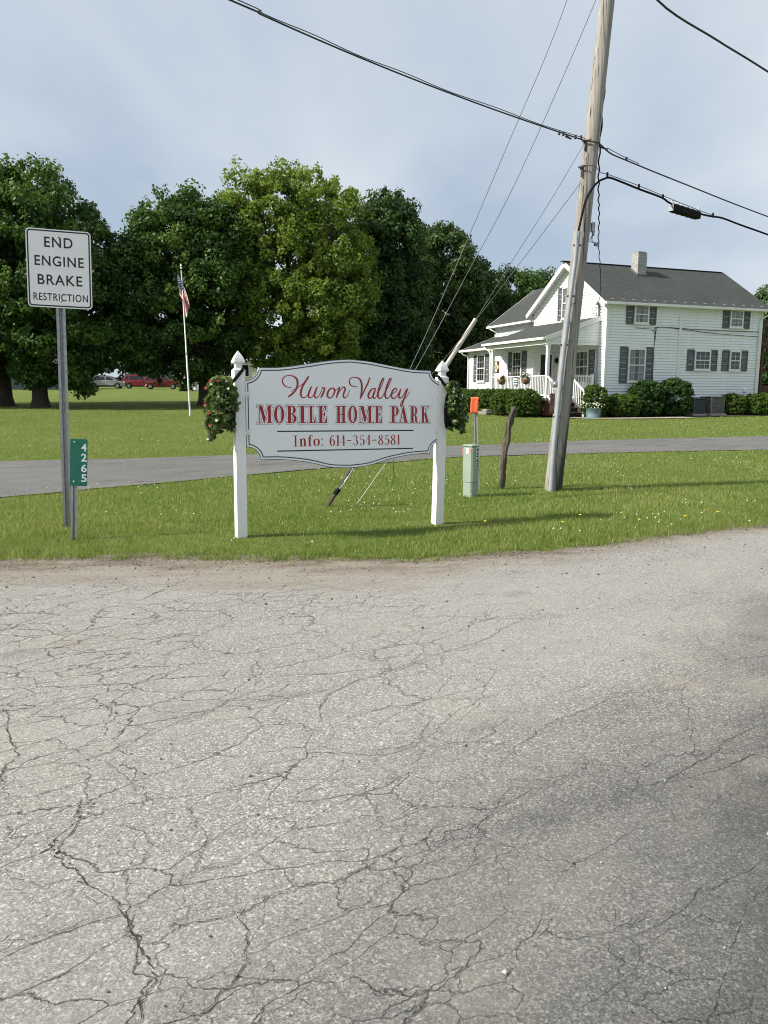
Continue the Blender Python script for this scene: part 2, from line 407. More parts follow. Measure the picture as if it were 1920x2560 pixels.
LAWN = lawn_mat()
def asphalt_mat():
    m, nt, N, L, b = mk('old_road_asphalt'); v = coords(N, L)
    sp = N.new('ShaderNodeSeparateXYZ'); L.new(v, sp.inputs[0])
    wv = N.new('ShaderNodeVectorMath'); wv.operation = 'ADD'
    nz = N.new('ShaderNodeTexNoise'); nz.inputs['Scale'].default_value = 120; nz.inputs['Detail'].default_value = 3; L.new(v, nz.inputs[0])
    sc = N.new('ShaderNodeVectorMath'); sc.operation = 'SCALE'; sc.inputs['Scale'].default_value = .012; L.new(nz.outputs['Color'], sc.inputs[0])
    L.new(v, wv.inputs[0]); L.new(sc.outputs[0], wv.inputs[1])
    def cells(scale):
        vo = N.new('ShaderNodeTexVoronoi'); vo.inputs['Scale'].default_value = scale; L.new(wv.outputs[0], vo.inputs[0])
        q = N.new('ShaderNodeSeparateColor'); L.new(vo.outputs['Color'], q.inputs[0]); return q.outputs[0], q.outputs[1], vo.outputs['Distance']
    a0, a1, ad = cells(125); b0, b1, bd = cells(230); c0_, c1, cd_ = cells(400)
    fine = ramp(N, L, b0, [(.0, (.045, .043, .04)), (.4, (.16, .154, .142)), (.75, (.36, .35, .32)), (1, (.78, .76, .70))])
    dust = ramp(N, L, c0_, [(.0, (.05, .048, .045)), (.55, (.22, .21, .195)), (1, (.56, .545, .50))])
    c = mix(N, L, .42, fine, dust)
    big_st = ramp(N, L, a0, [(.0, (.07, .068, .064)), (.35, (.17, .165, .152)), (.7, (.38, .365, .335)), (1, (.80, .78, .72))])
    c = mix(N, L, math_(N, L, 'MULTIPLY', ramp(N, L, a1, [(.68, 0.), (.73, 1.)]), .62), c, big_st)
    hf = noise(N, L, v, 420, 2, .8)
    c = mix(N, L, .55, c, mix(N, L, 1., c, ramp(N, L, hf, [(.3, .35), (.7, 1.)]), 'MULTIPLY'))
    g_ = N.new('ShaderNodeVectorMath'); g_.operation = 'SCALE'; g_.inputs['Scale'].default_value = 1.75; L.new(c, g_.inputs[0]); c = g_.outputs[0]
    mid = noise(N, L, v, 2.2, 5, .65)
    # worn pale film
    big = noise(N, L, coordsT(N, L, 38, 2.4), .8, 6, .62)
    c = mix(N, L, math_(N, L, 'MULTIPLY', ramp(N, L, big, [(.34, 0.), (.64, 1.)]), .5), c, (.46, .445, .405))
    # darker, oilier lane on the near right, where the tyres turn in
    lane = math_(N, L, 'SUBTRACT', sp.outputs[0], math_(N, L, 'MULTIPLY', sp.outputs[1], .9))
    lane = math_(N, L, 'ADD', lane, math_(N, L, 'MULTIPLY', math_(N, L, 'SUBTRACT', noise(N, L, coordsT(N, L, 38, 2), 1.3, 5, .65), .5), 3.0))
    c = mix(N, L, math_(N, L, 'MULTIPLY', ramp(N, L, math_(N, L, 'ADD', math_(N, L, 'MULTIPLY', lane, .25), .80), [(.12, 0.), (.60, 1.)]), .95), c, mix(N, L, 1., c, (.33, .335, .345), 'MULTIPLY'))
    spots = noise(N, L, coordsT(N, L, 30, 2.2), 1.6, 4, .55)
    c = mix(N, L, math_(N, L, 'MULTIPLY', ramp(N, L, spots, [(.60, 0.), (.74, 1.)]), .6), c, mix(N, L, 1., c, (.42, .42, .44), 'MULTIPLY'))
    tan = noise(N, L, v, .8, 5, .7)
    c = mix(N, L, math_(N, L, 'MULTIPLY', ramp(N, L, tan, [(.52, 0.), (.78, 1.)]), .5), c, (.52, .45, .36))
    def cracks(scale, deg, stretch, warp, wsc, w0, w1, seed):
        vv = coordsT(N, L, deg, stretch); n = N.new('ShaderNodeTexNoise'); n.inputs['Scale'].default_value = wsc; n.inputs['Detail'].default_value = 5
        n.inputs['Roughness'].default_value = .62
        L.new(vv, n.inputs[0]); q = N.new('ShaderNodeVectorMath'); q.operation = 'SCALE'; q.inputs['Scale'].default_value = warp; L.new(n.outputs['Color'], q.inputs[0])
        a = N.new('ShaderNodeVectorMath'); L.new(vv, a.inputs[0]); L.new(q.outputs[0], a.inputs[1])
        o = N.new('ShaderNodeVectorMath'); L.new(a.outputs[0], o.inputs[0]); o.inputs[1].default_value = (seed, seed * .7, 0)
        k = N.new('ShaderNodeTexVoronoi'); k.feature = 'DISTANCE_TO_EDGE'; k.inputs['Scale'].default_value = scale; L.new(o.outputs[0], k.inputs[0])
        wid = ramp(N, L, noise(N, L, v, 2.2, 4, .6), [(.38, -1.), (.66, 1.)])
        neg = math_(N, L, 'SUBTRACT', math_(N, L, 'MULTIPLY', noise(N, L, v, 1.7, 3, .6), 4.0), 2.05)
        d = math_(N, L, 'SUBTRACT', k.outputs['Distance'], math_(N, L, 'MULTIPLY', math_(N, L, 'MINIMUM', neg, 1.0), w1))
        return ramp(N, L, d, [(0, 1.), (w0, 0.)])
    k1 = cracks(1.3, 46, 2.0, .40, 1.8, .0034, .0018, 23)
    k2 = cracks(2.6, 38, 1.8, .24, 3.0, .0062, .0052, 5)
    k3 = cracks(5.2, 32, 1.7, .14, 5.0, .0105, .0085, 11)
    leftg = ramp(N, L, math_(N, L, 'ADD', math_(N, L, 'ADD', math_(N, L, 'MULTIPLY', sp.outputs[0], -.20), .58), math_(N, L, 'MULTIPLY', math_(N, L, 'SUBTRACT', mid, .5), .8)), [(.35, .12), (.85, 1.)])
    gate = ramp(N, L, noise(N, L, v, .7, 3), [(.40, 0.), (.54, 1.)])
    k1 = math_(N, L, 'MULTIPLY', k1, ramp(N, L, noise(N, L, v, 1.1, 3, .6), [(.46, .0), (.62, .45)]))
    ck = math_(N, L, 'MAXIMUM', k1, math_(N, L, 'MULTIPLY', math_(N, L, 'MAXIMUM', k2, math_(N, L, 'MULTIPLY', k3, math_(N, L, 'MULTIPLY', gate, .85))), leftg))
    # dirt and gravel washed along the verge
    at = N.new('ShaderNodeAttribute'); at.attribute_name = 'verge'
    e = math_(N, L, 'ADD', at.outputs['Fac'], math_(N, L, 'MULTIPLY', math_(N, L, 'SUBTRACT', noise(N, L, coordsT(N, L, 6, 3), 3.2, 6, .72), .5), 1.3))
    dmask = ramp(N, L, math_(N, L, 'MULTIPLY', e, .5), [(.09, 1.), (.31, 0.)])
    ck = math_(N, L, 'MULTIPLY', ck, math_(N, L, 'SUBTRACT', 1, dmask))
    c = mix(N, L, math_(N, L, 'MULTIPLY', ck, .74), c, (.034, .031, .027))
    dirt = ramp(N, L, noise(N, L, v, 42, 6, .8), [(.28, (.10, .08, .06)), (.48, (.27, .225, .175)), (.72, (.55, .48, .39))])
    dirt = mix(N, L, ramp(N, L, noise(N, L, coordsT(N, L, 4, 5), 2.5, 4, .6), [(.40, .0), (.66, .6)]), dirt, (.38, .33, .26))
    c = mix(N, L, math_(N, L, 'MULTIPLY', dmask, .92), c, dirt)
    c = mix(N, L, ramp(N, L, math_(N, L, 'MULTIPLY', e, .5), [(.0, .65), (.11, 0.)]), c, mix(N, L, 1., dirt, (.42, .38, .34), 'MULTIPLY'))
    L.new(c, b.inputs['Base Color']); b.inputs['Roughness'].default_value = .85; b.inputs['Specular IOR Level'].default_value = .2
    h = math_(N, L, 'ADD', math_(N, L, 'MULTIPLY', math_(N, L, 'ADD', a0, b0), .5), math_(N, L, 'MULTIPLY', hf, .6))
    n1 = bump(N, L, None, h, 1.0, .007)
    n2 = bump(N, L, None, math_(N, L, 'MULTIPLY', ck, -1), 1, .02, n1)
    bump(N, L, b, noise(N, L, v, 3, 4), .4, .03, n2); return m
ASPHALT = asphalt_mat()
def drive_mat():
    m, nt, N, L, b = mk('driveway_asphalt'); v = coords(N, L)
    f = noise(N, L, v, 45, 4, .75); g = noise(N, L, coordsT(N, L, 32, 3), 1.6, 6, .7)
    c = ramp(N, L, f, [(.3, (.065, .064, .060)), (.7, (.22, .215, .20))])
    c = mix(N, L, ramp(N, L, g, [(.4, 0.), (.72, .65)]), c, (.25, .243, .225))
    k = noise(N, L, coordsT(N, L, 30, 5), 5, 6, .7)
    c = mix(N, L, ramp(N, L, k, [(.35, .7), (.43, 0.)]), c, (.05, .05, .05))
    p = N.new('ShaderNodeTexVoronoi'); p.inputs['Scale'].default_value = 38; L.new(v, p.inputs[0]); q = N.new('ShaderNodeSeparateColor'); L.new(p.outputs['Color'], q.inputs[0])
    c = mix(N, L, .5, c, mix(N, L, 1., c, ramp(N, L, q.outputs[0], [(0, .35), (1, 1.)]), 'MULTIPLY'))
    w = noise(N, L, v, .9, 5, .7); c = mix(N, L, ramp(N, L, w, [(.52, 0.), (.72, .5)]), c, (.11, .107, .10))
    L.new(c, b.inputs['Base Color']); b.inputs['Roughness'].default_value = .9; bump(N, L, b, f, .8, .01); return m
DRIVE = drive_mat()

# ------------------------------------------------------------------ ground, road, driveway
def grid_mesh(name, X, Y, Z, mat, attrs=None):
    ny, nx = X.shape; V = np.stack([X, Y, Z], -1).reshape(-1, 3)
    i = np.arange(ny * nx).reshape(ny, nx); Fq = np.stack([i[:-1, :-1], i[:-1, 1:], i[1:, 1:], i[1:, :-1]], -1).reshape(-1, 4)
    return np_mesh(name, V, Fq, mat, 4, attrs, True)
xs = np.concatenate([np.linspace(-900, -60, 12), np.linspace(-55, -12, 40), np.arange(-11.5, 11.6, .25), np.linspace(12, 55, 40), np.linspace(60, 900, 12)])
ys = np.concatenate([np.linspace(-60, 4, 8), np.arange(5, 24, .2), np.linspace(24.5, 140, 120), np.linspace(150, 2500, 14)])
X, Y = np.meshgrid(xs, ys)
tag(link_mesh('ground', grid_mesh('ground', X, Y, gz(X, Y), LAWN)), kind='structure')
xs = np.arange(-22, 24.01, .2); v = np.linspace(0, 1, 120) ** .8
X = np.repeat(xs[None], len(v), 0); E_ = edge_y(X) + .22 * (vnoise(X, X * 0, 1.3, 3) - .5) + .12 * (vnoise(X, X * 0, 5, 4) - .5) + .12
Y = -8 + (E_ + 8) * v[:, None]
tag(link_mesh('road', grid_mesh('road', X, Y, gz(X, Y) + .006, ASPHALT, {'verge': ((E_ - Y) / (1 + 1.3 * (1 - sst(-.8, 2.2, X)))).ravel()})), kind='structure')
xs = np.arange(-24, 45, .25); v = np.linspace(0, 1, 60)
X = np.repeat(xs[None], len(v), 0); a = near_y(X) + .16 * (vnoise(X, X * 0, 2, 5) - .5); bb = far_y(X) + .16 * (vnoise(X, X * 0, 2, 6) - .5)
Y = a + (bb - a) * v[:, None]
tag(link_mesh('driveway', grid_mesh('driveway', X, Y, gz(X, Y) + .014, DRIVE)), kind='structure')

# ------------------------------------------------------------------ grass
def lawn_mask(x, y):
    d = y - edge_y(x); dr = (y > near_y(x) + .12 * vnoise(x, y, 3, 51) - .02) & (y < far_y(x) + .04 - .14 * vnoise(x, y, 3, 52))
    return (d > .03 + .42 * (vnoise(x, y, 1.6, 8) - .42) + .16 * (vnoise(x, y, 9, 9) - .5)) & ~dr
def blades(x, y, h, w, tint):
    n = len(x); a = NR.uniform(0, 2 * math.pi, n); l = NR.uniform(.1, .75, n) * h; la = NR.uniform(0, 2 * math.pi, n)
    z = gz(x, y) - .004; ca, sa = np.cos(a) * w / 2, np.sin(a) * w / 2
    b1 = np.stack([x - ca, y - sa, z], -1); b2 = np.stack([x + ca, y + sa, z], -1)
    tip = np.stack([x + np.cos(la) * l, y + np.sin(la) * l, z + h], -1)
    V = np.stack([b1, b2, tip], 1).reshape(-1, 3); return V, np.repeat(tint, 3)
Vs, Ts = [], []
for (y0, y1, den, hh, ww) in ((6.6, 9.5, 3200, .052, .0066), (9.5, 13, 1300, .052, .009), (13, 20, 560, .045, .012), (20, 34, 130, .05, .02), (34, 52, 40, .055, .03)):
    x0, x1 = -.54 * y1 - .5, .54 * y1 + .5; n = int((x1 - x0) * (y1 - y0) * den)
    x = NR.uniform(x0, x1, n); y = NR.uniform(y0, y1, n); k = lawn_mask(x, y) & (np.abs(x) < .53 * y + .4) & (NR.random(n) < .40 + .75 * sst(.25, .6, vnoise(x, y, 1.7, 41) * .6 + vnoise(x, y, 5, 42) * .4)); k &= ~((np.hypot((x - .75) / .55, (y - 8.72) / .28) < 1) & (NR.random(n) < .85)); x, y = x[k], y[k]
    pat = vnoise(x, y, .8, 1) * .5 + vnoise(x, y, 3, 2) * .5; d = y - edge_y(x)
    h = hh * NR.uniform(.55, 1.2, len(x)) * (.65 + .7 * pat) * (1 + .12 * np.exp(-(d - .25) ** 2 / .04))
    dry = (NR.random(len(x)) < .07 + .22 * sst(.55, .8, vnoise(x, y, .5, 7)) + .22 * (d < .25) + .45 * (np.abs(y - near_y(x)) < .22 * vnoise(x, y, .7, 53)) + .15 * (np.abs(y - far_y(x)) < .15))
    t = np.clip(.15 + .55 * pat + NR.normal(0, .22, len(x)), 0, .74); t = np.where(dry, NR.uniform(.75, 1, len(x)), t)
    a, c = blades(x, y, h, ww, t); Vs.append(a); Ts.append(c)
# ragged tufts leaning over the road edge
nt_ = 420; tx = NR.uniform(-5.2, 6.5, nt_); td = np.abs(NR.normal(.02, .14, nt_)) - .03; th_ = NR.uniform(.025, .085, nt_)
for x0, d0, h0 in zip(tx, td, th_):
    k = NR.integers(14, 46); x = x0 + NR.normal(0, .05, k); y = edge_y(x0) + .06 + d0 + NR.normal(0, .035, k)
    a, c = blades(x, y, h0 * NR.uniform(.5, 1.2, k), np.full(k, .0065), np.clip(NR.normal(.35, .2, k) + .5 * (NR.random(k) < .15), 0, 1)); Vs.append(a); Ts.append(c)
V = np.concatenate(Vs); tag(link_mesh('lawn_grass', np_mesh('lawn_grass', V, np.arange(len(V)), GRASSB, 3, {'tint': np.concatenate(Ts)})), kind='stuff')
# clover heads
def specks(name, x, y, r, hgt, mat):
    z = gz(x, y) + hgt; oc = np.array([(1, 0, 0), (-1, 0, 0), (0, 1, 0), (0, -1, 0), (0, 0, 1), (0, 0, -1)], float)
    fc = np.array([(0, 2, 4), (2, 1, 4), (1, 3, 4), (3, 0, 4), (2, 0, 5), (1, 2, 5), (3, 1, 5), (0, 3, 5)])
    c = np.stack([x, y, z], -1); V = (c[:, None] + oc[None] * r[:, None, None]).reshape(-1, 3); Fq = (fc[None] + 6 * np.arange(len(x))[:, None, None]).reshape(-1)
    return tag(link_mesh(name, np_mesh(name, V, Fq, mat, 3)), kind='stuff')
n = 9000; x = NR.uniform(-11, 11, n); y = NR.uniform(7, 21, n)
k = lawn_mask(x, y) & (vnoise(x, y, .9, 21) * .6 + vnoise(x, y, 3, 22) * .4 > .55 + .2 * NR.random(n)) & (NR.random(n) < .4); x, y = x[k], y[k]
specks('clover_flowers', x, y, NR.uniform(.006, .012, len(x)), NR.uniform(.045, .085, len(x)), PETAL_W)
# the larger open cracks, traced where they run
def road_cracks():
    T = [([(5, 185), (12, 215), (22, 240), (8, 262), (0, 280), (-14, 300)], .010), ([(22, 240), (45, 232), (65, 226), (80, 235), (110, 245), (140, 262), (170, 280), (175, 300), (168, 318)], .005),
         ([(65, 265), (85, 254), (110, 248), (135, 238), (160, 224), (190, 214), (240, 195), (300, 170), (360, 150)], .006), ([(95, 300), (92, 320), (88, 342), (70, 372), (100, 395), (128, 436), (148, 470), (165, 515), (172, 545), (165, 582)], .0085),
         ([(246, 585), (265, 545), (290, 520), (302, 490), (300, 452), (298, 435)], .0065), ([(250, 375), (265, 350), (250, 330), (248, 310), (270, 290), (300, 288), (340, 275), (356, 262)], .005),
         ([(180, 422), (210, 405), (240, 390), (280, 384), (300, 375)], .004), ([(190, 462), (250, 450), (300, 438), (340, 415), (375, 400), (420, 390), (450, 380), (480, 365), (520, 350), (548, 328)], .006), ([(400, 455), (430, 430), (462, 405), (474, 386)], .004),
         ([(603, 355), (618, 385), (632, 408)], .004), ([(635, 242), (655, 220), (680, 205), (720, 190), (770, 164)], .006), ([(800, 285), (830, 270), (850, 250), (880, 235), (910, 222), (960, 203)], .006), ([(830, 276), (880, 262), (915, 250), (960, 241)], .006),
         ([(398, 205), (402, 180), (430, 160), (480, 140), (540, 120), (580, 110), (605, 100), (625, 85), (652, 74)], .0075), ([(450, 240), (490, 232), (520, 222), (530, 205)], .006), ([(140, 398), (175, 380), (180, 365), (172, 345), (150, 330)], .005), ([(228, 432), (228, 405), (245, 380), (255, 352)], .005),
         ([(0, 345), (30, 352), (60, 345), (70, 372)], .004), ([(100, 395), (60, 402), (20, 395), (0, 380)], .004), ([(255, 352), (300, 340), (345, 345)], .003), ([(0, 210), (40, 200), (90, 190), (130, 170), (170, 160)], .004), ([(300, 170), (320, 150), (318, 130), (340, 118)], .004), ([(148, 470), (190, 462)], .005)]
    b = MB()
    for pts, w in T:
        P = [ground(x * 2.0168, 1400 + y * 2.0168)[:2] for x, y in pts]; Q = smooth_path(P, 14); vs = []; n = len(Q); j = np.cumsum(NR.normal(0, .0045, (n, 2)), 0); j -= np.linspace(0, 1, n)[:, None] * j[-1]
        for i, q in enumerate(Q):
            d = Q[min(i + 1, n - 1)] - Q[max(i - 1, 0)]; d = d / (np.linalg.norm(d) + 1e-9); e = np.array([-d[1], d[0]]); k = w * .27 * (.35 + .9 * rnd.random()) * min(1, .25 + i / 8, .25 + (n - 1 - i) / 8); c = q + j[i] + NR.normal(0, .0022, 2)
            vs += [(*(c + e * k), gz(*c) + .0095), (*(c - e * k), gz(*c) + .0095)]
        b.add(vs, [(2 * i, 2 * i + 1, 2 * i + 3, 2 * i + 2) for i in range(n - 1)])
    tag(b.build('road_cracks', paint('crack_dirt', (.022, .020, .017), (.06, .052, .042), 30, 1.)), kind='structure')
road_cracks()
# loose gravel lying on the road, thick along the verge
def gravel():
    n = 5200; x = NR.uniform(-5, 5.5, n); d = np.where(NR.random(n) < .6, NR.exponential(.35, n), NR.uniform(0, 6.2, n)); y = edge_y(x) + .05 - d; k = (y > 1.3) & (np.abs(x) < .56 * y + .3); x, y, d = x[k], y[k], d[k]; n = len(x)
    r = np.where(NR.random(n) < .08, NR.uniform(.006, .012, n), NR.uniform(.002, .0055, n)); oc = np.array([(1, 0, 0), (-1, 0, 0), (0, 1, 0), (0, -1, 0), (0, 0, 1), (0, 0, -1)], float)
    fc = np.array([(0, 2, 4), (2, 1, 4), (1, 3, 4), (3, 0, 4), (2, 0, 5), (1, 2, 5), (3, 1, 5), (0, 3, 5)]); P = oc[None] * r[:, None, None] * NR.uniform(.6, 1.4, (n, 6, 1)) * (1, 1, .7)
    V = (np.stack([x, y, gz(x, y) + .008 + r * .3], -1)[:, None] + P).reshape(-1, 3); Fq = (fc[None] + 6 * np.arange(n)[:, None, None]).reshape(-1)
    m, nt, N, L, b = mk('gravel_stones'); at = N.new('ShaderNodeAttribute'); at.attribute_name = 'tint'; L.new(ramp(N, L, at.outputs['Fac'], [(0, (.05, .045, .04)), (.55, (.16, .145, .125)), (1, (.55, .52, .47))]), b.inputs['Base Color']); b.inputs['Roughness'].default_value = .9
    tag(link_mesh('road_gravel', np_mesh('road_gravel', V, Fq, m, 3, {'tint': np.repeat(NR.random(n), 6)})), kind='stuff')
gravel()
# a few dandelions
dpx = [(1450, 1303), (1712, 1306), (1794, 1295), (1213, 1320), (1598, 1315), (1407, 1322)]
dl = ['dandelion nearest above the right post foot', 'dandelion by the road edge, second from the right', 'dandelion in the grass at the far right of the verge', 'dandelion in the grass just right of the sign post', 'dandelion third from the right along the verge', 'small dandelion low in the verge below the utility pole']
for (px, py), lb in zip(dpx, dl):
    p = ground(px, py); b = MB(); b.tube([p, p + np.array([.004, 0, .075])], .0025, 5); 
    b.cur = 1; b.lathe([(.0, .085), (.012, .084), (.019, .08), (.016, .074), (.0, .07)], p, 8)
    o = b.build('dandelion', [GRASSB, PETAL_Y], loc=p); tag(o, 'yellow ' + lb, 'flower', 'dandelions in the roadside grass')

# ------------------------------------------------------------------ foliage
def leaf_cloud(centers, radii, npl, size, tints, up=.35, droop=0):
    """leaf quads scattered in clumps: centers (n,3), radii (n,) or (n,3)"""
    n = len(centers); radii = np.asarray(radii, float)
    if radii.ndim == 1: radii = np.repeat(radii[:, None], 3, 1) * np.array([1, 1, .75])
    m = n * npl; d = NR.normal(0, 1, (m, 3)); d /= np.linalg.norm(d, axis=1, keepdims=True) + 1e-9
    rr = NR.random(m) ** .45; c = np.repeat(centers, npl, 0); r = np.repeat(radii, npl, 0)
    p = c + d * r * rr[:, None]
    nrm = d * .8 + NR.normal(0, .55, (m, 3)) + np.array([0, 0, up]); nrm /= np.linalg.norm(nrm, axis=1, keepdims=True)
    a = NR.normal(0, 1, (m, 3)) + np.array([0, 0, -droop]); u = np.cross(nrm, a); u /= np.linalg.norm(u, axis=1, keepdims=True) + 1e-9; w = np.cross(nrm, u)
    s = size * NR.uniform(.6, 1.25, m)[:, None]
    V = np.stack([p - w * s * .62, p + u * s * .42 - w * s * .05, p + w * s * .62 + nrm * s * -.12, p - u * s * .42 - w * s * .05], 1).reshape(-1, 3)
    t = np.clip(np.repeat(tints, npl) + NR.normal(0, .12, m), 0, 1)
    return V, np.repeat(t, 4)
def clumps_on(ells, n, inner=.25):
    """clump centres over the union of ellipsoids (cx,cy,cz,rx,ry,rz), mostly near the surface"""
    E = np.array(ells, float); area = E[:, 3] * E[:, 4] + E[:, 3] * E[:, 5] + E[:, 4] * E[:, 5]; out = []
    while len(out) < n:
        e = E[NR.choice(len(E), p=area / area.sum())]; d = NR.normal(0, 1, 3); d /= np.linalg.norm(d)
        k = NR.uniform(.35, .8) if NR.random() < inner else NR.uniform(.84, 1.03)
        p = e[:3] + d * e[3:] * k
        if k > .8 and any((((p - q[:3]) / q[3:]) ** 2).sum() < .62 for q in E): continue
        out.append(p)
    return np.array(out)
def limb(b, p, q, r0, r1, wob=.25, n=6):
    p, q = np.array(p, float), np.array(q, float); pts = []
    for i in range(n + 1):
        t = i / n; w = math.sin(t * math.pi) * wob
        pts.append(p + (q - p) * t + np.array([NR.normal(0, .3) * w, NR.normal(0, .3) * w, w * .3]))
    b.tube(pts, [r0 + (r1 - r0) * i / n for i in range(n + 1)], 7)
def tree(label, base, ells, nclump, npl, size, mat, rc=(.55, 1.05), trunk_r=.35, fork=2.6, group=None, tint=(.5, .28), name='broadleaf_tree', limbs=9, lean=(0, 0)):
    base = np.array(base, float); root = thing(name, label, 'tree', base, group)
    cs = clumps_on(ells, nclump); top = max(e[2] + e[5] for e in ells); bot = min(e[2] - e[5] for e in ells)
    # clump tints vary at random; the outer shoots get a lighter mean tint
    ti = np.clip(NR.normal(tint[0], tint[1], len(cs)), 0, 1)
    V, T = leaf_cloud(cs, NR.uniform(rc[0], rc[1], len(cs)), int(npl * 1.45), size * .74, ti)
    # shoots: small sprays standing clear of the crown, so that its outline is ragged
    sh = clumps_on(ells, len(cs) // 2, 0.); E0 = np.array(ells, float); near = np.array([E0[np.argmin((((p - E0[:, :3]) / E0[:, 3:]) ** 2).sum(1))] for p in sh])
    dv = (sh - near[:, :3]) / near[:, 3:]; sh = sh + dv * NR.uniform(.05, .42, (len(sh), 1)) + NR.normal(0, .12, sh.shape); sh = sh[sh[:, 2] > base[2] + 1.2]
    V2, T2 = leaf_cloud(sh, NR.uniform(.18, .42, (len(sh), 1)) * np.array([[1, 1, 1.25]]), 46, size * .70, np.clip(NR.normal(tint[0] + .15, tint[1], len(sh)), 0, 1))
    V = np.concatenate([V, V2]); T = np.concatenate([T, T2])
    me = np_mesh('crown', V - base, np.arange(len(V)), mat, 4, {'tint': T}); link_mesh('crown', me, root)
    b = MB(); f = base + np.array([lean[0], lean[1], fork])
    b.tube([base - np.array([0, 0, .15]), base + np.array([0, 0, .12]), base + np.array([lean[0] * .2, lean[1] * .2, .5]), (base + f) / 2, f], [trunk_r * 1.65, trunk_r * 1.3, trunk_r * 1.05, trunk_r * .95, trunk_r * .85], 12)
    E = np.array(ells, float); 
    for i in range(limbs):
        e = E[i % len(E)]; d = NR.normal(0, 1, 3); d[2] = abs(d[2]); d /= np.linalg.norm(d)
        limb(b, f - np.array([0, 0, .3]), e[:3] + d * e[3:] * .8, trunk_r * .5, .03, .8)
    for i in range(min(70, len(cs) // 4)):
        c = cs[i]; e = E[np.argmin([np.linalg.norm(c - q[:3]) for q in E])]
        limb(b, e[:3] + (f - e[:3]) * .25, c, .07, .015, .5, 4)
    b.build('trunk', BARK, root)
    return root
def bush(label, base, r, h, mat, n=110, npl=70, size=.06, name='shrub', group=None, rc=(.1, .2), tint=(.5, .22), clipped=False):
    base = np.array(base, float); root = thing(name, label, 'bush', base, group)
    rx, ry = (r, r) if not hasattr(r, '__len__') else r
    e = [(base[0], base[1], base[2] + h * .5, rx * .93, ry * .93, h * .5)]
    e.append((base[0] + rx * .2, base[1], base[2] + h * .36, rx * .85, ry * .85, h * .38)); e.append((base[0] - rx * .22, base[1], base[2] + h * .38, rx * .8, ry * .85, h * .4))
    if clipped: e = [(base[0], base[1], base[2] + h * .47, rx * .95, ry * .95, h * .52)]
    cs = clumps_on(e, n, .2); cs = cs[cs[:, 2] > base[2] + .04]
    if clipped:  # flattened, upright sides as the shears leave them
        q = (cs - np.array(e[0][:3])) / np.array(e[0][3:]); q = np.sign(q) * np.abs(q) ** .82; cs = np.array(e[0][:3]) + q * np.array(e[0][3:]) * .98; cs = cs[cs[:, 2] > base[2] + .04]
    V, T = leaf_cloud(cs, NR.uniform(rc[0], rc[1], len(cs)), npl, size, np.clip(NR.normal(*tint, len(cs)), 0, 1))
    link_mesh('foliage', np_mesh('foliage', V - base, np.arange(len(V)), mat, 4, {'tint': T}), root)
    b = MB()
    for i in range(9):
        a = i * 2.4; q = cs[i % len(cs)]
        limb(b, base + np.array([math.cos(a) * .08, math.sin(a) * .08, -.03]), q, .025, .008, .15, 4)
    b.build('stems', BARK, root); return root

# ------------------------------------------------------------------ lettering helpers (vinyl letters on a plane)
class Plane2:
    def __init__(s, O, U, V, N): s.O, s.U, s.V, s.N = (np.array(a, float) for a in (O, U, V, N))
    def at(s, u, v, d=0): return s.O + s.U * u + s.V * v + s.N * d
    def uv(s, px, py):
        p = on_plane(px, py, s.O, s.N) - s.O; return np.array([p @ s.U, p @ s.V])
def offs_poly(P, d):
    P = np.array(P, float); n = len(P); ar = sum(P[i][0] * P[(i + 1) % n][1] - P[(i + 1) % n][0] * P[i][1] for i in range(n))
    sg = 1 if ar > 0 else -1; out = []
    for i in range(n):
        a, b, c = P[i - 1], P[i], P[(i + 1) % n]
        e1 = (b - a) / (np.linalg.norm(b - a) + 1e-9); e2 = (c - b) / (np.linalg.norm(c - b) + 1e-9)
        n1 = sg * np.array([e1[1], -e1[0]]); n2 = sg * np.array([e2[1], -e2[0]]); m = n1 + n2; k = max(.35, 1 + n1 @ n2)
        out.append(b + m / k * d)
    return out
def ring_quads(cx, cy, rx, ry, ix, iy, a0, a1, d, n=28):
    out = []; da = 0
    for i in range(n):
        t0, t1 = (R(a0 + (a1 - a0) * k / n) for k in (i, i + 1)); ix_, iy_ = max(ix - d, .004), max(iy - d, .004)
        out.append([(cx + (rx + d) * math.cos(t0), cy + (ry + d) * math.sin(t0)), (cx + (rx + d) * math.cos(t1), cy + (ry + d) * math.sin(t1)),
                    (cx + ix_ * math.cos(t1), cy + iy_ * math.sin(t1)), (cx + ix_ * math.cos(t0), cy + iy_ * math.sin(t0))])
    return out
def rc_(x0, y0, x1, y1): return [(x0, y0), (x1, y0), (x1, y1), (x0, y1)]
T_ = .055
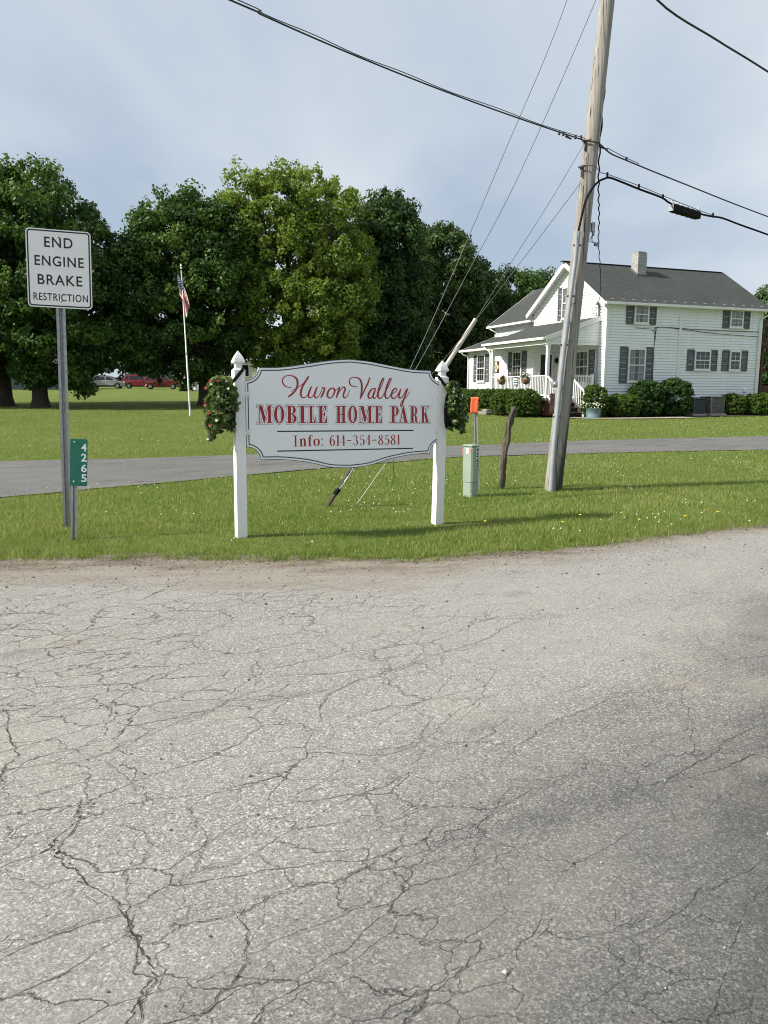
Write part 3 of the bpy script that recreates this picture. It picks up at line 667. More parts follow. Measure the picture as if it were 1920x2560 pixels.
GL = {  # heavy condensed serif capitals on a unit-high box; (components, width)
 'I': ([rc_(.14, 0, .36, 1), rc_(0, 0, .5, T_), rc_(0, 1 - T_, .5, 1)], .5),
 'L': ([rc_(.12, 0, .34, 1), rc_(0, 0, .58, T_), rc_(0, 1 - T_, .46, 1), [(.62, 0), (.62, .36), (.575, .36), (.46, T_), (.46, 0)]], .62),
 'E': ([rc_(.12, 0, .34, 1), rc_(0, 0, .6, T_), rc_(0, 1 - T_, .6, 1), [(.66, 0), (.66, .33), (.615, .33), (.5, T_), (.5, 0)], [(.62, 1), (.62, .7), (.575, .7), (.46, 1 - T_), (.46, 1)],
        rc_(.34, .48, .5, .53), [(.52, .34), (.52, .67), (.48, .67), (.42, .53), (.42, .48), (.48, .34)]], .66),
 'H': ([rc_(.11, 0, .32, 1), rc_(.52, 0, .73, 1), rc_(0, 0, .42, T_), rc_(0, 1 - T_, .42, 1), rc_(.43, 0, .84, T_), rc_(.43, 1 - T_, .84, 1), rc_(.32, .47, .52, .53)], .84),
 'M': ([rc_(.11, 0, .16, 1), rc_(0, 0, .27, T_), rc_(0, 1 - T_, .2, 1), [(.1, 1), (.34, 1), (.56, .3), (.47, 0), (.43, 0)], [(.45, 0), (.49, 0), (.8, 1), (.74, 1)], rc_(.74, 0, .96, 1), rc_(.64, 0, 1.06, T_), rc_(.74, 1 - T_, 1.06, 1)], 1.06),
 'O': ([('r', .36, .5, .36, .515, .15, .45, 0, 360)], .72),
 'B': ([rc_(.12, 0, .34, 1), rc_(0, 0, .4, T_), rc_(0, 1 - T_, .4, 1), rc_(.3, .49, .42, .54), ('r', .38, .755, .28, .245, .09, .195, -90, 90), ('r', .4, .26, .3, .26, .1, .21, -90, 90)], .7),
 'P': ([rc_(.12, 0, .34, 1), rc_(0, 0, .46, T_), rc_(0, 1 - T_, .4, 1), rc_(.3, .43, .42, .48), ('r', .38, .715, .3, .285, .1, .235, -90, 90)], .68),
 'R': ([rc_(.12, 0, .34, 1), rc_(0, 0, .44, T_), rc_(0, 1 - T_, .4, 1), rc_(.3, .46, .42, .51), ('r', .38, .73, .28, .27, .09, .22, -90, 90), [(.36, .49), (.5, .49), (.62, .36), (.64, .1), (.72, 0), (.58, 0), (.47, .08), (.45, .36)], rc_(.6, 0, .78, .04)], .78),
 'A': ([[(.1, 0), (.16, 0), (.42, .86), (.38, 1)], [(.36, 1), (.46, 1), (.76, 0), (.52, 0), (.3, .82)], rc_(.2, .28, .56, .33), rc_(0, 0, .27, T_), rc_(.43, 0, .86, T_)], .86),
 'K': ([rc_(.11, 0, .33, 1), rc_(0, 0, .43, T_), rc_(0, 1 - T_, .43, 1), [(.33, .42), (.33, .5), (.66, 1), (.72, 1)], [(.36, .52), (.5, .68), (.78, 0), (.54, 0)], rc_(.46, 0, .88, T_), rc_(.52, 1 - T_, .84, 1)], .88),
}
def comp_polys(c, d):
    if c[0] == 'r': return ring_quads(*c[1:], d)
    return [offs_poly(c, d)]
def ribbon(mb, pl, pts, d):
    """pts: (u,v,width) list -> a ribbon lying d in front of the plane"""
    vs = []
    for i, p in enumerate(pts):
        t = pts[min(i + 1, len(pts) - 1)][:2] - pts[max(i - 1, 0)][:2]; t = t / (np.linalg.norm(t) + 1e-9); q = np.array([-t[1], t[0]]) * p[2] / 2
        vs += [pl.at(p[0] + q[0], p[1] + q[1], d), pl.at(p[0] - q[0], p[1] - q[1], d)]
    mb.add(vs, [(2 * i, 2 * i + 1, 2 * i + 3, 2 * i + 2) for i in range(len(pts) - 1)])
def text_mesh(mb, pl, txt, u, v, h, width=None, d=.002, bold=0., space=1.0):
    """sans lettering centred at u, baseline v, cap height h"""
    cu = bpy.data.curves.new('t', 'FONT'); cu.body = txt; cu.size = 1; cu.offset = bold; cu.space_character = space; cu.align_x = 'LEFT'
    o = bpy.data.objects.new('t', cu); COL.objects.link(o); bpy.context.view_layer.update()
    me = o.evaluated_get(bpy.context.evaluated_depsgraph_get()).to_mesh()
    P = np.array([x.co[:2] for x in me.vertices]); F_ = [tuple(p.vertices) for p in me.polygons]; o.evaluated_get(bpy.context.evaluated_depsgraph_get()).to_mesh_clear()
    bpy.data.objects.remove(o); bpy.data.curves.remove(cu)
    lo, hi = P.min(0), P.max(0); sy = h / (hi[1] - lo[1]); sx = sy if width is None else width / (hi[0] - lo[0])
    mb.add([pl.at(u + (p[0] - (lo[0] + hi[0]) / 2) * sx, v + (p[1] - lo[1]) * sy, d) for p in P], F_)

# ------------------------------------------------------------------ the big park sign
def park_sign():
    BLp = ground(603, 1342); r = ray(1093, 1310); BRp = EYE + r * (8.68 / r[1]); BRp[2] = float(gz(BRp[0], BRp[1]))
    U = BRp - BLp; U[2] = 0; Wd = np.linalg.norm(U); U /= Wd; Nn = np.array([U[1], -U[0], 0]); Z = np.array([0, 0, 1.])
    root = thing('entrance_sign', 'white mobile home park sign with red lettering between two white capped posts', 'sign', (BLp + BRp) / 2)
    tops = 1.62
    for base, tilt in ((BLp, .013), (BRp, .034)):
        lean = U * tilt; hw = .050; b = MB()
        def sq(z, k, c=None):
            o = base + lean * (z / 1.62) + Z * z; return [o + U * a * k + Nn * bq * k for a, bq in ((-1, -1), (1, -1), (1, 1), (-1, 1))]
        def stack(m, lv, smooth=False):
            vs = []; 
            for z, k in lv: vs += sq(z, k)
            fs = [(4 * i + j, 4 * i + (j + 1) % 4, 4 * i + 4 + (j + 1) % 4, 4 * i + 4 + j) for i in range(len(lv) - 1) for j in range(4)]
            m.add(vs, fs + [tuple(range(4))[::-1], tuple(range(4 * len(lv) - 4, 4 * len(lv)))])
        stack(b, [(-.1, hw), (1.60, hw)])
        p = b.build('post', WHITE, root)
        c = MB(); stack(c, [(1.58, hw + .004), (1.652, hw + .004), (1.656, hw - .002), (1.675, hw - .018), (1.70, hw - .020), (1.715, hw - .010), (1.724, hw + .006), (1.735, hw + .004), (1.765, hw - .007), (1.795, hw - .022), (1.82, hw - .038), (1.836, .003)])
        c.build('post_cap', WHITE, p)
    pl = Plane2(BLp * (1, 1, 0) + Nn * .012, U, Z, Nn)
    z4 = lambda x, y: pl.uv(480 + x * 720 / 1659, 860 + y * 720 / 1659)
    # symmetric outline fitted to the corners
    L0 = z4(316, 205)[0] - .022; R0 = z4(1428, 400)[0] + .022; mid = (L0 + R0) / 2; hwid = (R0 - L0) / 2
    zt, zc, zb, zbb = z4(316, 210)[1], z4(860, 86)[1], z4(316, 594)[1], z4(860, 717)[1]
    zs, zsb = z4(398, 135)[1], z4(400, 668)[1]; cx = .145
    half = []
    def cove(cu, cv, a0, a1, rx, ry, n=10): return [(cu + rx * math.cos(R(a0 + (a1 - a0) * i / n)), cv + ry * math.sin(R(a0 + (a1 - a0) * i / n))) for i in range(n + 1)]
    top = smooth_path([(-hwid + cx, zs), (-hwid * .66, zs + .008), (-hwid * .42, zs + .045), (-hwid * .2, zc - .018), (0, zc)], 8)
    bot = smooth_path([(0, zbb), (-hwid * .2, zbb + .018), (-hwid * .42, zsb - .045), (-hwid * .66, zsb - .008), (-hwid + cx, zsb)], 8)
    lf = cove(-hwid, zsb, 0, 90, cx, zb - zsb) + cove(-hwid, zs, -90, 0, cx, zs - zt)
    left = [tuple(p) for p in bot] + lf[1:-1] + [tuple(p) for p in top]
    left = left[:-1]
    right = [(-a, b_) for a, b_ in left[::-1]]
    # orientation: left runs from bottom centre up the left side to the top centre; right returns
    poly = left + [(0, zc)] + right[:-1]
    poly = [(mid + a, b_) for a, b_ in poly]
    b = MB(); b.prism(poly, pl.O, pl.U, pl.V, pl.N, -.026, 0)
    panel = b.build('panel', PANEL, root)
    b = MB()
    for (i0, i1, dd) in ((-.0005, .006, .0010), (.024, .035, .0010)):
        A = offs_poly(poly, -i0); B = offs_poly(poly, -i1); n = len(poly)
        b.add([pl.at(a, c, dd) for a, c in A] + [pl.at(a, c, dd) for a, c in B], [(i, (i + 1) % n, n + (i + 1) % n, n + i) for i in range(n)])
    b.build('border', NAVY, panel)
    # script line
    zz = lambda x, y: pl.uv(680 + x * 430 / 1659, 920 + y * 430 / 1659); wpx = .00098
    ST = [[(186, 187, 8), (150, 184, 9), (113, 160, 13), (100, 118, 13), (122, 84, 10), (165, 71, 9), (212, 83, 15), (240, 112, 22), (246, 158, 22), (234, 203, 19), (208, 236, 20), (182, 260, 20), (156, 279, 14)],
          [(184, 226, 7), (215, 204, 7), (262, 178, 8), (300, 150, 8), (335, 118, 8)],
          [(352, 74, 8), (346, 92, 18), (322, 130, 20), (298, 170, 20), (282, 215, 21), (277, 252, 20), (287, 280, 14), (312, 285, 10), (338, 268, 8), (362, 236, 8)],
          [(380, 178, 14), (362, 222, 20), (350, 262, 20), (360, 286, 13), (385, 280, 9), (412, 246, 8), (432, 205, 8)],
          [(437, 180, 14), (420, 224, 20), (408, 266, 20), (420, 287, 13), (440, 280, 9), (466, 245, 7), (488, 185, 8)],
          [(484, 182, 8), (498, 196, 13), (515, 190, 11)], [(512, 190, 10), (498, 228, 20), (484, 262, 20), (468, 288, 12)],
          [(590, 192, 10), (562, 200, 14), (538, 235, 21), (535, 270, 20), (553, 290, 13), (580, 276, 12), (600, 240, 18), (606, 212, 16), (592, 194, 10), (600, 214, 7), (626, 208, 7), (646, 190, 7)],
          [(652, 180, 13), (642, 222, 19), (630, 256, 19), (620, 288, 12)], [(630, 262, 7), (655, 220, 8), (682, 187, 11), (702, 190, 17), (702, 215, 19), (690, 250, 19), (690, 278, 16), (706, 287, 11), (728, 264, 8), (750, 212, 6)],
          [(824, 180, 8), (790, 180, 9), (758, 162, 13), (745, 128, 13), (758, 100, 10), (795, 90, 9), (836, 100, 15), (858, 130, 21), (866, 180, 21), (862, 240, 19), (848, 299, 9)], [(848, 299, 9), (872, 255, 15), (898, 200, 16), (922, 150, 18), (944, 90, 12)],
          [(992, 198, 10), (962, 204, 14), (936, 240, 21), (928, 274, 20), (944, 293, 13), (968, 274, 10), (992, 222, 10)], [(998, 195, 12), (986, 234, 19), (974, 270, 19), (984, 293, 12), (1004, 278, 8), (1030, 226, 7)],
          [(1030, 226, 7), (1058, 170, 8), (1076, 118, 10), (1078, 99, 10), (1062, 112, 16), (1040, 168, 20), (1024, 226, 21), (1022, 268, 20), (1038, 294, 13), (1062, 278, 9), (1094, 222, 7)],
          [(1098, 222, 7), (1126, 170, 8), (1146, 118, 10), (1148, 99, 10), (1132, 112, 16), (1110, 168, 20), (1094, 226, 21), (1090, 268, 20), (1106, 294, 13), (1130, 280, 9), (1156, 246, 8)],
          [(1156, 250, 8), (1186, 232, 9), (1203, 208, 10), (1192, 195, 10), (1168, 212, 17), (1152, 250, 20), (1156, 284, 16), (1178, 294, 12), (1206, 266, 9), (1236, 210, 7)],
          [(1242, 203, 14), (1228, 244, 19), (1222, 278, 18), (1238, 290, 12), (1262, 268, 9), (1296, 205, 9)],
          [(1308, 195, 13), (1292, 244, 18), (1270, 302, 18), (1256, 350, 18), (1244, 372, 11), (1238, 352, 9), (1254, 318, 7), (1292, 284, 7), (1334, 224, 6)]]
    b = MB()
    for k, s in enumerate(ST):
        pts = []
        for x, y, w in s: q = zz(x, y); pts.append((q[0], q[1], w * wpx))
        ribbon(b, pl, smooth_path(pts, 7), .0010 + .00016 * k)
    b.build('script_lettering', RED_LET, panel)
    # outlined capitals
    zr = lambda x, y: pl.uv(600 + x * 510 / 1659, 1000 + y * 510 / 1659)
    spans = [('M', 137, 269), ('O', 269, 367), ('B', 367, 466), ('I', 467, 546), ('L', 549, 621), ('E', 623, 714), ('H', 772, 871), ('O', 872, 960), ('M', 961, 1084), ('E', 1086, 1162), ('P', 1214, 1298), ('A', 1281, 1378), ('R', 1372, 1460), ('K', 1461, 1550)]
    ly = [MB(), MB(), MB()]
    def flush():
        w = ly[2].build('capital_lettering', RED_LET, panel); ly[0].build('letter_outline', NAVY, w); ly[1].build('letter_gap', PANEL, w); ly[:] = [MB(), MB(), MB()]
    for k, (ch, x0, x1) in enumerate(spans):
        t = (x0 - 137) / 1413
        a = zr(x0 + 8, 190 - t * 5); c = zr(x1 - 8, 44 + t * 8); comps, wd = GL[ch]
        W_, H_ = c[0] - a[0], c[1] - a[1]
        if k in (6, 10): flush()
        for o, (d, dz) in enumerate(((.0155, .0008), (.0118, .0014), (0, .0020))):
            for ci, cmp_ in enumerate(comps):
                if cmp_[0] == 'r':
                    _, cx_, cy_, rx, ry, ix, iy, a0, a1 = cmp_
                    Q = ring_quads(a[0] + cx_ / wd * W_, a[1] + cy_ * H_, rx / wd * W_, ry * H_, ix / wd * W_, iy * H_, a0, a1, d * .8)
                else: Q = [offs_poly([(a[0] + x / wd * W_, a[1] + y * H_) for x, y in cmp_], d * .8)]
                for q in Q: ly[o].quad(*[pl.at(x, y, dz + .00005 * ci + .0003 * (k % 2)) for x, y in q])

    flush()
    # rules
    for (p0, p1) in (((302, 255), (1412, 247)), ((302, 416), (1407, 393))):
        b = MB(); q0, q1 = zr(*p0), zr(*p1); ribbon(b, pl, [np.array([*q0, .0125]), np.array([*q1, .0125])], .001); b.build('rule_line', BLK_LET, panel)
    # information line: thick and thin strokes in unit boxes
    th, tn = .20, .07
    def V_(x, y, w): return (x, y, w)
    DG = {'I': [[(.5, 0, .34), (.5, 1, .34)], [(0, .03, .06), (1, .03, .06)], [(0, .97, .06), (1, .97, .06)]],
          'n': [[(.25, 0, .26), (.25, .7, .26)], [(.25, .5, .08), (.45, .68, .1), (.68, .66, .2), (.75, .5, .26), (.75, 0, .26)], [(0, .02, .05), (.5, .02, .05)], [(.52, .02, .05), (1, .02, .05)], [(0, .68, .05), (.25, .68, .05)]],
          'f': [[(.35, 0, .34), (.35, .78, .34), (.45, .96, .18), (.7, 1.0, .1), (.9, .92, .2)], [(0, .68, .05), (.85, .68, .05)], [(.05, .02, .05), (.7, .02, .05)]],
          'o': [[(.5, .7, .06), (.18, .55, .24), (.14, .35, .30), (.18, .15, .24), (.5, 0, .06), (.82, .15, .24), (.86, .35, .30), (.82, .55, .24), (.5, .7, .06)]],
          ':': [[(.3, .1, .55), (.7, .1, .55)], [(.3, .62, .55), (.7, .62, .55)]],
          '-': [[(0, .48, .07), (1, .48, .07)]],
          '6': [[(.82, .86, .14), (.62, .98, .08), (.35, .88, .14), (.18, .6, .26), (.16, .3, .28), (.3, .06, .14), (.5, .0, .07), (.75, .1, .2), (.84, .3, .26), (.74, .52, .18), (.5, .6, .07), (.3, .5, .06)]],
          '1': [[(.55, 0, .40), (.55, 1, .40)], [(.1, .02, .05), (1, .02, .05)], [(.05, .84, .06), (.5, .97, .08)]],
          '4': [[(.68, 0, .24), (.68, 1, .24)], [(.66, .98, .06), (.05, .28, .06), (1, .28, .06)], [(.45, .02, .05), (.9, .02, .05)]],
          '3': [[(.16, .82, .18), (.3, .96, .1), (.55, .98, .07), (.74, .84, .2), (.74, .68, .2), (.52, .54, .06), (.35, .53, .06)], [(.5, .54, .06), (.78, .42, .22), (.84, .26, .28), (.7, .05, .16), (.42, .0, .07), (.2, .06, .12), (.14, .2, .2)]],
          '5': [[(.82, .92, .14), (.24, .92, .12)], [(.24, .95, .07), (.2, .5, .07)], [(.2, .5, .06), (.45, .62, .07), (.76, .5, .22), (.84, .3, .28), (.7, .06, .16), (.42, 0, .07), (.2, .06, .12), (.14, .2, .2)]],
          '8': [[(.5, .54, .12), (.24, .68, .2), (.22, .84, .2), (.5, .99, .06), (.76, .84, .2), (.74, .66, .18), (.5, .54, .12), (.24, .4, .16), (.15, .24, .26), (.26, .05, .16), (.5, 0, .06), (.76, .07, .18), (.85, .24, .26), (.7, .44, .18), (.5, .54, .12)]]}
    sp = [('I', 434, 470), ('n', 483, 541), ('f', 551, 596), ('o', 598, 647), (':', 658, 676), ('6', 728, 774), ('1', 780, 810), ('4', 812, 858), ('-', 868, 905), ('3', 918, 961), ('5', 971, 1014), ('4', 1019, 1064), ('-', 1072, 1111), ('8', 1123, 1166), ('5', 1174, 1217), ('8', 1223, 1267), ('1', 1274, 1302)]
    b = MB()
    for k, (ch, x0, x1) in enumerate(sp):
        if k == 5: b.build('information_lettering', RED_LET, panel); b = MB()
        t = (x0 - 434) / 868; a = zr(x0, 379 - 18 * t); c = zr(x1, 288 - 6 * t); W_, H_ = c[0] - a[0], c[1] - a[1]
        for j, s in enumerate(DG[ch]):
            pts = [np.array([a[0] + x * W_, a[1] + y * H_, w * (W_ if ch not in ':-' else .028)* (1.0 if ch != '-' else 3)]) for x, y, w in s]
            straight = ch in 'In14:-' and not (ch == 'n' and len(s) > 3) or len(s) == 2
            if ch == '-': pts = [np.array([p[0], p[1], .0095]) for p in pts]
            if ch == ':': pts = [np.array([a[0] + x * W_, a[1] + y * H_, .021]) for x, y, w in s]
            for p in pts: p[2] = max(p[2], .0042)
            ribbon(b, pl, pts if straight else smooth_path(pts, 5), .0010 + .0001 * j)
    b.build('phone_lettering', RED_LET, panel)
    for (x, y) in ((318, 290), (318, 510), (1425, 312), (1415, 502)):
        b = MB(); u, v = z4(x, y); s = -1 if x < 800 else 1
        b.box(pl.at(u - s * .006, v, .004), (.05, .052, .006), (U, Z, Nn), .002); b.lathe([(.0, .016), (.008, .015), (.009, .007)], pl.at(u - s * .012, v, 0), 8, (U, Z, Nn))
        b.box(pl.at(u + s * .022, v, -.012), (.006, .05, .034), (U, Z, Nn))
        b.build('bracket', WHITE_TRIM, root)
    return BLp, BRp, U, Nn
SL, SR, SU, SN = park_sign()

# flower bags hanging on the outer side of each post
def flower_bag(label, post, side, nred, nwhite):
    Z = np.array([0, 0, 1.]); out = SU * side; c = post + out * .142
    root = thing('hanging_flower_bag', label, 'flower bag', c + Z * 1.25)
    b = MB(); prof = [(.02, 1.08), (.07, 1.09), (.085, 1.16), (.09, 1.3), (.075, 1.44), (.05, 1.5)]
    b.lathe([(r, z) for r, z in prof], c - out * .035, 14); b.build('bag', BLACK, root)
    b = MB(); top = post + Z * 1.655
    pts = [c + Z * 1.48 + SN * .03 - out * .02, post + out * .064 + SN * .055 + Z * 1.535, post + SN * .062 + out * .02 + Z * 1.585, post - out * .045 + SN * .058 + Z * 1.66, post - out * .058 - SN * .0 + Z * 1.672]
    for i in range(len(pts) - 1):
        p, q = pts[i], pts[i + 1]; b.beam(p, q, .03, .006, SN)
    b.build('strap', BLACK, root)
    n = 330; th = NR.uniform(0, 2 * math.pi, n); z = NR.uniform(1.12, 1.60, n)
    rr = np.interp(z, [.96, 1.05, 1.2, 1.35, 1.5, 1.62], [.08, .12, .15, .16, .145, .07]) * NR.uniform(.7, 1.12, n)
    cs = np.array([c + out * (abs(math.cos(t)) if False else math.cos(t)) * r + SN * math.sin(t) * r * .95 + Z * zz for t, r, zz in zip(th, rr, z)])
    keep = np.array([((p - post) @ out) > .066 for p in cs]); cs = cs[keep]; cs = cs + out * (np.clip(1.25 - (cs[:, 2:3] - post[2]), -.2, .3) * .12) - Z * (np.abs(NR.normal(0, .03, (len(cs), 1))))
    tails = []
    for k in range(16):  # stems trailing out of the foot of the bag
        a = NR.uniform(0, 2 * math.pi); q = c + out * math.cos(a) * .13 + SN * math.sin(a) * .14 + Z * NR.uniform(1.1, 1.28)
        for j in range(NR.integers(3, 8)): tails.append(q + (q - c) * (1, 1, 0) * .04 * j - Z * .022 * j)
    cs = np.concatenate([cs, np.array([t for t in tails if (t - post) @ out > .066])])
    V, T = leaf_cloud(cs, NR.uniform(.025, .055, len(cs)), 14, .044, np.clip(NR.normal(.5, .25, len(cs)), 0, 1), .2, .8)
    link_mesh('foliage', np_mesh('foliage', V - LOC[root.name], np.arange(len(V)), BASKETL, 4, {'tint': T}), root)
    for kind, cnt, mat, sz in (('red_blossom', nred, PETAL_R, .017), ('white_blossom', nwhite, PETAL_W, .013)):
        for i in range(cnt):
            q = cs[NR.integers(len(cs))] ; d = (q - c) * (1, 1, 0); d /= np.linalg.norm(d) + 1e-9; d = d * .75 + SN * .65; d /= np.linalg.norm(d)
            q = q + d * .048; b = MB(); a1 = np.cross(d, Z); a1 /= np.linalg.norm(a1); a2 = np.cross(a1, d)
            for k in range(5):
                an = k * 1.2566 + i; e = a1 * math.cos(an) + a2 * math.sin(an); f = -a1 * math.sin(an) + a2 * math.cos(an)
                b.quad(q, q + e * sz * .6 + f * sz * .4 + d * .006, q + e * sz * 1.15 + d * .002, q + e * sz * .6 - f * sz * .4 + d * .006)
            b.lathe([(.0, .006), (.004, .004), (.005, 0)], q, 6, (a1, a2, d)); b.build(kind, mat, root)
flower_bag('black flower bag of red blossoms hanging on the left sign post', SL, -1, 14, 4)
flower_bag('black flower bag with white blossoms hanging on the right sign post', SR, 1, 4, 7)

# ------------------------------------------------------------------ U channel posts and road signs
def u_post(name, root, p0, p1, w, face, hole=.009, pitch=.0254, mat=None):
    """rolled U section with real punched holes along its web"""
    p0, p1 = np.array(p0, float), np.array(p1, float); Z = (p1 - p0); L = np.linalg.norm(Z); Z /= L; N_ = np.array(face, float); N_ /= np.linalg.norm(N_)
    U = np.cross(Z, N_); U /= np.linalg.norm(U); N_ = np.cross(U, Z); b = MB(); dp = w * .42; t = .004; wb = w * .46
    for s in (-1, 1):
        b.box((p0 + p1) / 2 + U * s * (w / 2 - w * .13), (w * .26, t, L), (U, N_, Z))
        b.prism([(s * w * .25, 0), (s * (w * .25 - t), 0), (s * (wb / 2 - t), -dp), (s * wb / 2, -dp)], p0, U, N_, Z, 0, L)
    e = (wb - hole) / 2
    for s in (-1, 1): b.box((p0 + p1) / 2 + U * s * (hole / 2 + e / 2) - N_ * dp, (e, t, L), (U, N_, Z))
    n = int(L / pitch)
    for i in range(n): b.box(p0 + Z * ((i + .5) * pitch) - N_ * dp, (hole, t * .9, pitch - hole), (U, N_, Z))
    return b.build(name, mat or GALV, root)
def rr_poly(w, h, r, n=5):
    P = []
    for cx, cy, a in ((w / 2 - r, h / 2 - r, 0), (-w / 2 + r, h / 2 - r, 90), (-w / 2 + r, -h / 2 + r, 180), (w / 2 - r, -h / 2 + r, 270)):
        P += [(cx + r * math.cos(R(a + 90 * i / n)), cy + r * math.sin(R(a + 90 * i / n))) for i in range(n + 1)]
    return P
def bolt(pl, u, v, root, r=.011):
    b = MB(); b.lathe([(r, 0), (r, .003), (r * .6, .004), (r * .55, .009), (0, .0095)], pl.at(u, v, .001), 10, (pl.U, pl.V, pl.N)); b.build('bolt', GALV, root)
def brake_sign():
    base = ground(*D(146, 1141)); Z = np.array([0, 0, 1.]); root = thing('road_sign', 'white END ENGINE BRAKE RESTRICTION road sign on tall steel post', 'road sign', base)
    A = at_depth(*D(52, 489), 7.97); B_ = at_depth(*D(198, 503), 8.13); C_ = at_depth(*D(202, 670), 8.13); E_ = at_depth(*D(58, 661), 7.97)
    ctr = (A + B_ + C_ + E_) / 4; U = (B_ - A) * (1, 1, 0); U /= np.linalg.norm(U); N_ = np.array([U[1], -U[0], 0]); V_ = (A + B_) / 2 - (C_ + E_) / 2; V_ /= np.linalg.norm(V_); V_ -= N_ * (V_ @ N_)
    V_ /= np.linalg.norm(V_); U = np.cross(V_, N_); U = U if U[0] > 0 else -U
    ft = base - N_ * .02; V_ = ctr - ft; V_ /= np.linalg.norm(V_); U = U - V_ * (U @ V_); U /= np.linalg.norm(U); N_ = np.cross(U, V_)
    pl = Plane2(ctr, U, V_, N_); w, h = .61, .762
    b = MB(); b.prism(rr_poly(w, h, .038), ctr, U, V_, N_, -.003, 0); plate = b.build('plate', REFL_WHITE, root)
    b = MB(); O = rr_poly(w - .022, h - .022, .03); I = rr_poly(w - .048, h - .048, .02); n = len(O)
    b.add([pl.at(*p, .001) for p in O] + [pl.at(*p, .001) for p in I], [(i, (i + 1) % n, n + (i + 1) % n, n + i) for i in range(n)]); b.build('border', BLK_LET, plate)
    zq = lambda x, y: pl.uv(0 + x * 640 / 1659, 350 + y * 640 / 1659)
    b = MB()
    for txt, (x0, y0), (x1, y1) in (('END', (286, 625), (470, 706)), ('ENGINE', (224, 742), (542, 833)), ('BRAKE', (244, 868), (533, 950)), ('RESTRICTION', (217, 985), (570, 1056))):
        a = zq(x0, (y0 + y1) / 2); c = zq(x1, (y0 + y1) / 2); m = zq((x0 + x1) / 2, (y0 + y1) / 2)
        hh = .0995 if txt != 'RESTRICTION' else .074
        b = MB(); text_mesh(b, pl, txt, (a[0] + c[0]) / 2, m[1] - hh / 2, hh, c[0] - a[0], .001, .014 if txt != 'RESTRICTION' else .012, 1.14); b.build('lettering', BLK_LET, plate)
    bolt(pl, *pl.uv(375 * 640 / 1659, 350 + 628 * 640 / 1659), plate); bolt(pl, *pl.uv(396 * 640 / 1659, 350 + 1044 * 640 / 1659), plate)
    top = at_depth(*D(127, 520), 8.075); dirn = base - at_depth(*D(133, 668), 8.08)
    u_post('post', root, pl.at(0, -np.linalg.norm(ctr - ft) - .12, -.0065), pl.at(0, .345, -.0065), .088, N_)
brake_sign()
def number_sign():
    base = ground(*D(158, 1166)); root = thing('house_number_sign', 'small green sign with white house number beside the tall sign post', 'sign', base)
    a = at_depth(*D(152, 947), 7.47); b_ = at_depth(*D(189.5, 949), 7.5); c = at_depth(*D(188, 1051), 7.5); ctr = (a + c) / 2
    U = (b_ - a) * (1, 1, 0); U /= np.linalg.norm(U); N_ = np.array([U[1], -U[0], 0]); Z = np.array([-.012, 0, 1.]); V_ = Z - N_ * (Z @ N_); V_ /= np.linalg.norm(V_); U = U - V_ * (U @ V_); U /= np.linalg.norm(U)
    V_ = V_ if V_[2] > 0 else -V_; w, h = np.linalg.norm((b_ - a)), .462
    V2 = (at_depth(*D(171, 948), 7.48) - at_depth(*D(170, 1051), 7.48)); V2 /= np.linalg.norm(V2); U = U - V2 * (U @ V2); U /= np.linalg.norm(U); N_ = np.cross(U, V2); N_ = N_ if N_[1] < 0 else -N_
    pl = Plane2(ctr, U, V2, N_)
    b = MB(); b.prism(rr_poly(w, h, .014), ctr, U, V2, N_, -.003, 0); plate = b.build('plate', GREEN_SHEET, root)
    b = MB(); zq = lambda x, y: pl.uv(x * 640 / 1659, 850 + y * 550 / 1426)
    for ch, y0, y1 in (('4', 672, 722), ('2', 737, 788), ('6', 807, 857), ('5', 870, 922)):
        m = zq(544, (y0 + y1) / 2); text_mesh(b, pl, ch, m[0], m[1] - .038, .077, .051, .0012, .02)
    b.build('number', REFL_WHITE, plate)
    bolt(pl, *zq(484, 662), plate, .010); bolt(pl, *zq(479, 918), plate, .010)
    q = pl.at(-w * .24, .16, -.008); u_post('post', root, base - np.array([0, 0, .1]), q, .058, N_, .007)
number_sign()

